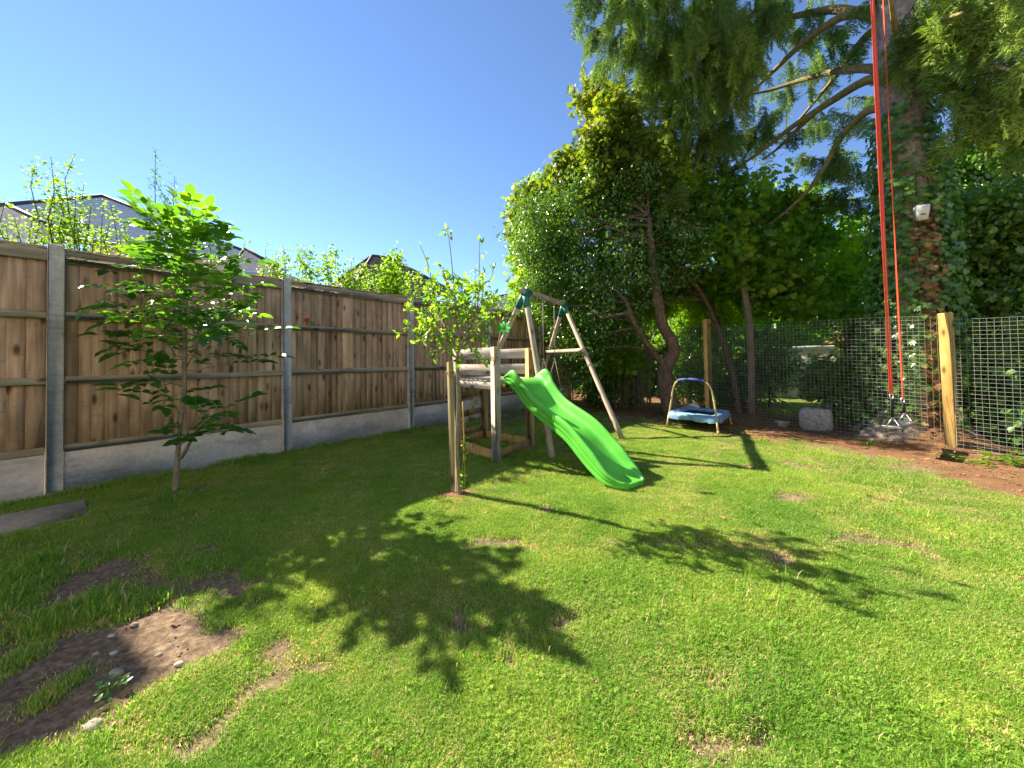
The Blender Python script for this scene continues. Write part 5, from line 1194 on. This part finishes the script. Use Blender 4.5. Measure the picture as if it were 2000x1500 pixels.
# weeds
def weed(label, p, n, L, R, mat='ivy', tm='oval', h=.1, name="weed"):
    T = thing(name, label, "plant", p); lm = MB(); sm = MB(); d = norm(rng.normal(size=(n, 3)) * A(1, 1, .1) + A(0, 0, .7)); e = d * rng.uniform(.3, 1, (n, 1)) * A(R, R, h)
    for q in e: sm.tube(np.array([A(0, 0, -.01), q * A(.5, .5, .9), q]), .0016, 4, cap=False)
    sm.build("stems", M['hazel'], T); k = 3; P = np.repeat(e, k, 0) + rng.normal(size=(n * k, 3)) * L * .3; leaves(lm, P, norm(np.repeat(d, k, 0) * A(1, 1, .2) + rvec(n * k) * .6), rvec(n * k) * .4 + A(0, 0, 1), L * rng.uniform(.6, 1.1, n * k), .42, rng.uniform(.1, .8, n * k), tmpl=tm); lm.build("leaves", M[mat], T)
weed("dark leafy weed growing at the fence foot right of the first post", gp(163, 944), 16, .05, .10, h=.12)
weed("leafy seedling clump at the right edge below the mesh fence", gp(1975, 905), 26, .055, .20, 'hazel', h=.14)
weed("second seedling clump on the brown litter left of the right edge clump", gp(1900, 905), 14, .04, .16, 'hazel', h=.08)
weed("low green seedlings on the litter in front of the strap swing", gp(1698, 868), 16, .035, .12, 'hazel', h=.06)
weed("low weeds on the bare earth right of the trampoline", gp(1475, 862), 20, .035, .20, 'hazel', h=.06)
weed("small weeds beside the front trampoline leg", gp(1445, 845), 12, .035, .12, 'ivy', h=.06)
weed("small seedling at the foot of the leaning end post", gp(1850, 890), 10, .035, .10, 'hazel', h=.06)
weed("grey green thistle rosette on the shaded worn patch", gp(215, 1345), 12, .022, .04, 'ivy', 'oval', h=.02)
# stones on the worn patch
for k, (px, py, r_) in enumerate(((228, 1300, .018), (262, 1208, .012), (180, 1405, .022), (92, 1470, .009), (360, 1160, .013), (140, 1160, .012), (350, 1280, .014), (222, 1262, .012), (218, 1228, .012), (310, 1262, .011), (478, 1172, .010), (188, 1262, .010))):
    q = gp(px, py); rock("flint_stone", "small pale flint lying on the worn earth patch at the lower left", "stone", A(q[0], q[1], float(ground_z(q[0], q[1])) + r_ * .25), (r_ * 1.3, r_, r_ * .6), M['stone'], "small flints on the worn earth patch")
mb = MB(); pts = []
while len(pts) < 2000:
    X_ = rng.uniform(-4, 6.5, 6000); Y_ = rng.uniform(.9, 8, 6000); s_, l_ = soil_at(X_, Y_); ok = (s_ > .5) & (side_mesh(X_, Y_) < .3) & ((X_ - P1[0]) * FN[0] + (Y_ - P1[1]) * FN[1] > .05) & ((l_ < .3) | (rng.uniform(size=6000) < .25)); pts += list(zip(X_[ok], Y_[ok]))
pts = np.array(pts[:2000]); PZ = ground_z(pts[:, 0], pts[:, 1])
for (x, y), z in zip(pts, PZ):
    r_ = rng.uniform(.003, .007) if rng.uniform() < .93 else rng.uniform(.008, .014); V = rvec(6) * r_ * A(1, 1, .6) + A(x, y, z + r_ * .3); o8 = A(x, y, z + r_ * .3) + np.array([[1, 0, 0], [-1, 0, 0], [0, 1, 0], [0, -1, 0], [0, 0, .6], [0, 0, -.6]]) * r_ * rng.uniform(.6, 1.2, (6, 1))
    mb.add(o8, [[0, 2, 4], [2, 1, 4], [1, 3, 4], [3, 0, 4], [2, 0, 5], [1, 2, 5], [3, 1, 5], [0, 3, 5]])
tag(mb.build("pebbles", M['crumb']), "tiny pebbles and crumbs on the bare earth", None, None, "stuff")
# fallen leaves and litter on the strip
mb = MB(); pts = []
while len(pts) < 2600:
    X_ = rng.uniform(-.5, 7, 4000); Y_ = rng.uniform(2.2, 10, 4000); s_, l_ = soil_at(X_, Y_); sd = side_mesh(X_, Y_); ok = (l_ > .4) & (sd < 1.5); pts += list(zip(X_[ok], Y_[ok]))
pts = np.array(pts[:2600]); P = np.stack([pts[:, 0], pts[:, 1], ground_z(pts[:, 0], pts[:, 1]) + .006], -1); n = len(P)
leaves(mb, P, rvec(n) * A(1, 1, .2), rvec(n) * .35 + A(0, 0, 1), rng.uniform(.015, .05, n), .35, rng.uniform(0, 1, n), tmpl='diamond'); tag(mb.build("leaf_litter", M['deadleaf']), "dry leaf litter under the mesh fence", None, None, "stuff")

mb = MB(); X_ = rng.uniform(-3, 5, 900); Y_ = rng.uniform(1.0, 7, 900); ok = (side_mesh(X_, Y_) < 0) & ((X_ - P1[0]) * FN[0] + (Y_ - P1[1]) * FN[1] > .2); X_, Y_ = X_[ok][:170], Y_[ok][:170]; n = len(X_)
leaves(mb, np.stack([X_, Y_, ground_z(X_, Y_) + .018], -1), rvec(n) * A(1, 1, .2), rvec(n) * .4 + A(0, 0, 1), rng.uniform(.012, .035, n), .35, rng.uniform(0, 1, n), tmpl='oval'); tag(mb.build("fallen_leaves", M['deadleaf']), "small dry leaves scattered over the lawn", None, None, "stuff")

# bare canes behind mesh near the corner (bamboo-like stems)
def canes(label, pxs, Y0, n, top, col):
    c = yp(np.mean(pxs), 700, Y0); T = thing("cane_clump", label, "bush", (c[0], c[1], 0), "clumps of bare stems behind the mesh fence"); sm = MB(); off = A(c[0], c[1], 0)
    for _ in range(n):
        px = rng.uniform(*pxs); Y = Y0 + rng.uniform(-.3, .4); a = yp(px, 700, Y) * A(1, 1, 0); b = yp(px + rng.normal() * 14, top + rng.uniform(-25, 40), Y + rng.normal() * .15); sm.tube(bez(a, b, 0, 5, .015) - off, np.linspace(.009, .004, 5), 5, cap=False)
    sm.build("stems", M[col], T)
canes("clump of many thin bare brown stems left of the forked fruit tree", (1195, 1270), 8.6, 60, 600, 'bark_pale')
canes("pale dry sunlit stems right of the forked fruit tree", (1318, 1360), 9.2, 40, 650, 'stake')
# fallen branches leaning behind the right mesh
for lab, pts_ in (("thin bare fallen branch slanting behind the mesh right of the end post", [(1860, 680, 4.9), (1930, 730, 4.7), (2000, 790, 4.4)]), ("second lower fallen branch slanting behind the mesh right of the end post", [(1900, 760, 4.9), (1950, 785, 4.6), (2020, 830, 4.3)])):
    q = smooth([yp(*p) for p in pts_]); mb = MB(); mb.tube(q - q[0], np.linspace(.010, .016, len(q)), 7); tag(mb.build("fallen_branch", M['bark_pale'], loc=q[0], smooth=True), lab, "branch")

# garden wall beyond
wl = thing("garden_wall", "low pale panelled fence with coping seen through the gap behind the mesh", "wall", (8.2, 9.2, 0)); ax = frame_of(A(.8, -.6, 0))
for i in range(14):
    mb = MB(); mb.bbox(A(*( (i - 7) * .32 * A(.8, -.6, 0))) + A(0, 0, .62), (.155, .02, .62), ax, .004); mb.build("panel", M['wall_render'], wl)
mb = MB(); mb.bbox(A(0, 0, 1.28), (2.4, .05, .04), ax, .006); mb.build("coping", M['white'], wl)
weed("pink flowering plant on top of the far pale fence", A(8.0, 9.25, 1.28), 30, .10, .4, 'deadleaf', 'oval', h=.35, name="flowering_plant")

# ------------------------------------------------------------------ houses
def roof_face(poly, mat, parent, off, courses, name="slates"):
    """stepped courses over a planar quad/triangle: poly = eaveL, eaveR, topR, topL"""
    a, b, c, d = [np.array(p, float) for p in poly]; mb = MB(); nrm = norm(np.cross(b - a, d - a)); nrm = nrm if nrm[2] > 0 else -nrm
    for i in range(courses):
        t0, t1 = i / courses, (i + 1.15) / courses; t1 = min(t1, 1)
        p0, p1 = a + (d - a) * t0, b + (c - b) * t0; q0, q1 = a + (d - a) * t1, b + (c - b) * t1
        m = max(1, int(np.linalg.norm(p1 - p0) / .30)); s = np.linspace(0, 1, m + 1)
        for j in range(m):
            h = .022 + rng.uniform(-.006, .006); g0, g1 = s[j] + .006 / max(1, m) , s[j + 1] - .006 / max(1, m)
            x0, x1 = p0 + (p1 - p0) * g0 + nrm * h, p0 + (p1 - p0) * g1 + nrm * h; y0, y1 = q0 + (q1 - q0) * g0, q0 + (q1 - q0) * g1
            mb.add(np.array([x0, x1, y1, y0, x0 - nrm * .03, x1 - nrm * .03]) - off, [[0, 1, 2, 3], [0, 4, 5, 1]], rng.uniform())
    o = mb.build(name, mat, parent); o["kind"] = "stuff"; return o
def ridge(parent, a, b, off, r_=.09):
    mb = MB(); mb.tube(np.array([a, b]) - off, r_, 8); mb.build("ridge", M['ridge'], parent)
def build_houses():
    # two storey slate hipped house, left
    Bp = yp(200, 384, 20.3); Cp = yp(548, 520, 21.1); ez = Cp[2]
    d_ = ray(150, 467); Dp = A(0, 0, CAM_H) + d_ * ((ez - CAM_H) / d_[2])
    n = np.cross(Cp - Dp, Bp - Dp); dA = ray(12, 402); Ap = A(0, 0, CAM_H) + dA * (((Dp - A(0, 0, CAM_H)) @ n) / (dA @ n))
    off = A(Dp[0], Dp[1], 0); H = thing("house", "house with wide grey slate hipped roof behind the left fence", "house", off)
    roof_face([Dp, Cp, Bp, Ap], M['slate'], H, off, 30)
    # left-hand facet and back
    e = norm(Cp - Dp); back = norm(A(-e[1], e[0], 0)); back = back if back @ (Dp) > 0 else -back
    El = Dp + A(-6.5, -.4, 0); Bk = Ap + back * 0
    roof_face([El, Dp, Ap, Ap + A(-4, 0, -.3)], M['slate'], H, off, 28)
    for a, b in ((Ap, Bp), (Bp, Cp), (Ap, Dp), (Ap, Ap + A(-4, 0, -.3))): ridge(H, a + A(0, 0, .05), b + A(0, 0, .05), off)
    G = Cp + (Cp - Bp) * 0 + back * 7; mb = MB()   # back facet plane + walls
    mb.add(np.array([Bp, Cp, G, Ap]) - off - A(0, 0, .12), [[0, 1, 2], [0, 2, 3]]); mb.build("rear_slope", M['slate'], H)
    mb = MB(); w0, w1 = Dp + back * .35 + e * .35, Cp + back * .35 - e * .35; w2 = w1 + back * 6; w3 = w0 + back * 6
    V = [A(q[0], q[1], z) - off for q in (w0, w1, w2, w3) for z in (-.1, ez - .1)]; mb.add(V, [[0, 2, 3, 1], [2, 4, 5, 3], [4, 6, 7, 5], [6, 0, 1, 7]]); mb.build("wall", M['wall_render'], H)
    mb = MB(); beam(mb, Dp - off + A(0, 0, -.10), Cp - off + A(0, 0, -.10), .12, .18); mb.build("fascia", M['white'], H); mb = MB(); mb.tube(np.array([Dp, Cp]) - off + A(0, 0, -.02) - back * .10, .06, 8); mb.build("gutter", M['ridge'], H)
    mb = MB(); beam(mb, El - off + A(0, 0, -.10), Dp - off + A(0, 0, -.10), .12, .18); mb.build("fascia", M['white'], H)
    for t in (.25, .7):
        q = w0 + (w1 - w0) * t; f = MB(); axx = frame_of(e); q = q * A(1, 1, 0); f.bbox(q - off + A(0, 0, 4.6) - back * .01, (.6, .05, .6), axx, .01); fr_ = f.build("window", M['white'], H); f = MB(); f.box(q - off + A(0, 0, 4.6) - back * .05, (.5, .03, .5), axx); f.build("pane", M['ridge'], fr_)
    # small gabled wing
    a, b, c = yp(452, 505, 18.5), yp(478, 486, 18.5), yp(545, 522, 18.8); off = A(b[0], b[1], 0)
    H2 = thing("house_wing", "small lower slate roofed wing right of the wide slate roof", "house", off)
    a = yp(448, 530, 18.5); c2 = yp(552, 530, 18.8)
    roof_face([a, c2, b + (c2 - b) * .05, b], M['slate'], H2, off, 12); ridge(H2, b + A(0, 0, .04), c2 + A(0, 0, .04), off, .07); ridge(H2, b + A(0, 0, .04), a + A(0, 0, .04), off, .05)
    mb = MB(); V = [A(q[0], q[1] + .3, z) - off for q in (a, c2, c2 + A(0, 4, 0), a + A(0, 4, 0)) for z in (-.1, a[2] - .02)]; mb.add(V, [[0, 2, 3, 1], [2, 4, 5, 3], [4, 6, 7, 5], [6, 0, 1, 7]]); mb.build("wall", M['wall_render'], H2); mb = MB(); mb.bbox((a + c2) / 2 - off + A(0, 0, -.06), (np.linalg.norm(c2 - a) / 2, .06, .08), frame_of(c2 - a), .01); mb.build("fascia", M['white'], H2)
    # brown tiled roof
    ap = yp(727, 500, 22); l_ = yp(628, 572, 20.5); m_ = yp(700, 590, 18.5); r_ = yp(888, 575, 23); off = A(ap[0], ap[1], 0)
    rt = yp(765, 506, 22.6)
    H3 = thing("bungalow", "house with brown tiled hipped roof above the middle of the fence", "house", off)
    zz = min(l_[2], m_[2], r_[2]); l_ = yp(618, 580, 21); m_ = yp(672, 592, 18.6); r_ = yp(892, 575, 22)
    roof_face([l_, m_, ap, ap + A(-.02, 0, 0)], M['tile'], H3, off, 16, "roof_tiles"); roof_face([m_, r_, rt, ap], M['tile'], H3, off, 20, "roof_tiles")
    for a, b in ((ap, rt), (rt, r_), (ap, m_), (ap, l_)): ridge(H3, a + A(0, 0, .04), b + A(0, 0, .04), off, .08)
    mb = MB(); V = [A(q[0], q[1] + .4, z) - off for q in (l_, m_, r_, r_ + A(-2, 5, 0)) for z in (-.1, zz - .05)]; mb.add(V, [[0, 2, 3, 1], [2, 4, 5, 3], [4, 6, 7, 5], [6, 0, 1, 7]]); mb.build("wall", M['wall_render'], H3); mb = MB(); mb.tube(np.array([m_, r_]) - off, .06, 6); mb.build("gutter", M['ridge'], H3)
    # grey roof by the swing frame
    a, b, c, d = yp(935, 620, 19), yp(1060, 625, 21), yp(1040, 566, 22), yp(948, 583, 20); off = A(a[0], a[1], 0)
    H4 = thing("grey_roof_house", "pale grey roof corner showing behind the top of the swing frame", "house", off); roof_face([a, b, c, d], M['slate'], H4, off, 14); ridge(H4, c, d, off, .05)
    mb = MB(); V = [A(q[0], q[1] + .3, z) - off for q in (a, b, b + A(0, 4, 0), a + A(0, 4, 0)) for z in (-.1, a[2] - .05)]; mb.add(V, [[0, 2, 3, 1], [2, 4, 5, 3], [4, 6, 7, 5], [6, 0, 1, 7]]); mb.build("wall", M['wall_render'], H4); mb = MB(); mb.tube(np.array([a, b]) - off, .06, 6); mb.build("gutter", M['white'], H4)
    # neighbouring house whose shadow falls over the near left lawn (just out of frame)
    s = norm(A(-math.cos(SHADOW_AZ), -math.sin(SHADOW_AZ), 0)); q0 = gp(320, 1290); t = 8.0; k0 = q0 + s * t; hh = t * math.tan(SUN_EL)
    e1 = -norm(gp(320, 1290) - gp(0, 1490)) ; e1 = A(e1[0], e1[1], 0); e2 = A(-e1[1], e1[0], 0); e2 = e2 if e2[0] < 0 else -e2
    cs = [k0, k0 + e1 * 9, k0 + e1 * 9 + e2 * 7, k0 + e2 * 7]; off = A(k0[0], k0[1], 0)
    H5 = thing("neighbour_house", "tall rendered house just outside the left edge beyond the fence", "house", off); mb = MB()
    V = [A(q[0], q[1], z) - off for q in cs for z in (-.1, hh)]; mb.add(V, [[0, 2, 3, 1], [2, 4, 5, 3], [4, 6, 7, 5], [6, 0, 1, 7]]); mb.build("wall", M['wall_render'], H5)
    top = [A(q[0], q[1], hh) for q in cs]; r1 = (top[0] + top[3]) / 2 + e1 * 3.2 + A(0, 0, 1.9); r2 = (top[1] + top[2]) / 2 - e1 * 3.2 + A(0, 0, 1.9); mb = MB()
    mb.add(np.array(top + [r1, r2]) - off, [[0, 1, 5, 4], [2, 3, 4, 5]]); mb.add(np.array([top[0], top[3], r1, top[1], top[2], r2]) - off, [[0, 1, 2], [3, 5, 4]]); mb.build("roof", M['slate'], H5)
    for i in range(3):
        q = k0 + e1 * (1.8 + i * 2.6) - off; f = MB(); axx = frame_of(e1)
        for z in (1.6, 4.6):
            f = MB(); f.bbox(q + A(0, 0, z) - e2 * .02, (.55, .05, .6), axx, .01); w_ = f.build("window", M['white'], H5); f = MB(); f.box(q + A(0, 0, z) - e2 * .06, (.47, .03, .52), axx); f.build("pane", M['ridge'], w_)
build_houses()
def build_home():
    # the garden's own house, behind the photographer: sunlit rendered wall with patio doors and windows
    H = thing("garden_house", "cream rendered house behind the photographer facing the lawn", "house", (1.0, -3.2, 0)); mb = MB(); mb.box((0, -3.0, 2.7), (8.0, 3.0, 2.8)); mb.build("wall", M['own_wall'], H)
    mb = MB(); mb.add(np.array([[-8.3, .35, 5.4], [8.3, .35, 5.4], [8.3, -3, 7.4], [-8.3, -3, 7.4], [8.3, -6.3, 5.4], [-8.3, -6.3, 5.4]], float), [[0, 1, 2, 3], [3, 2, 4, 5]]); mb.build("roof", M['tile'], H)
    for x, z, w_, h in ((-5.5, 1.3, .9, .6), (-1.5, 1.15, 1.4, 1.05), (3.5, 1.3, .9, .6), (-5.5, 3.9, .8, .6), (-1.5, 3.9, .8, .6), (3.0, 3.9, .8, .6), (6.2, 3.9, .5, .5)):
        f = MB(); f.bbox((x, .03, z), (w_, .05, h), None, .01); fr = f.build("window", M['white'], H); f = MB(); f.box((x, .06, z), (w_ - .07, .03, h - .07)); f.build("pane", M['glass'], fr)
build_home()
print("objects", len(bpy.data.objects), "verts", sum(len(m.vertices) for m in bpy.data.meshes))
print("tris", sum(sum(p.loop_total - 2 for p in m.polygons) for m in [o.data for o in SC.objects if o.type == 'MESH'] if len(m.polygons) < 400) )
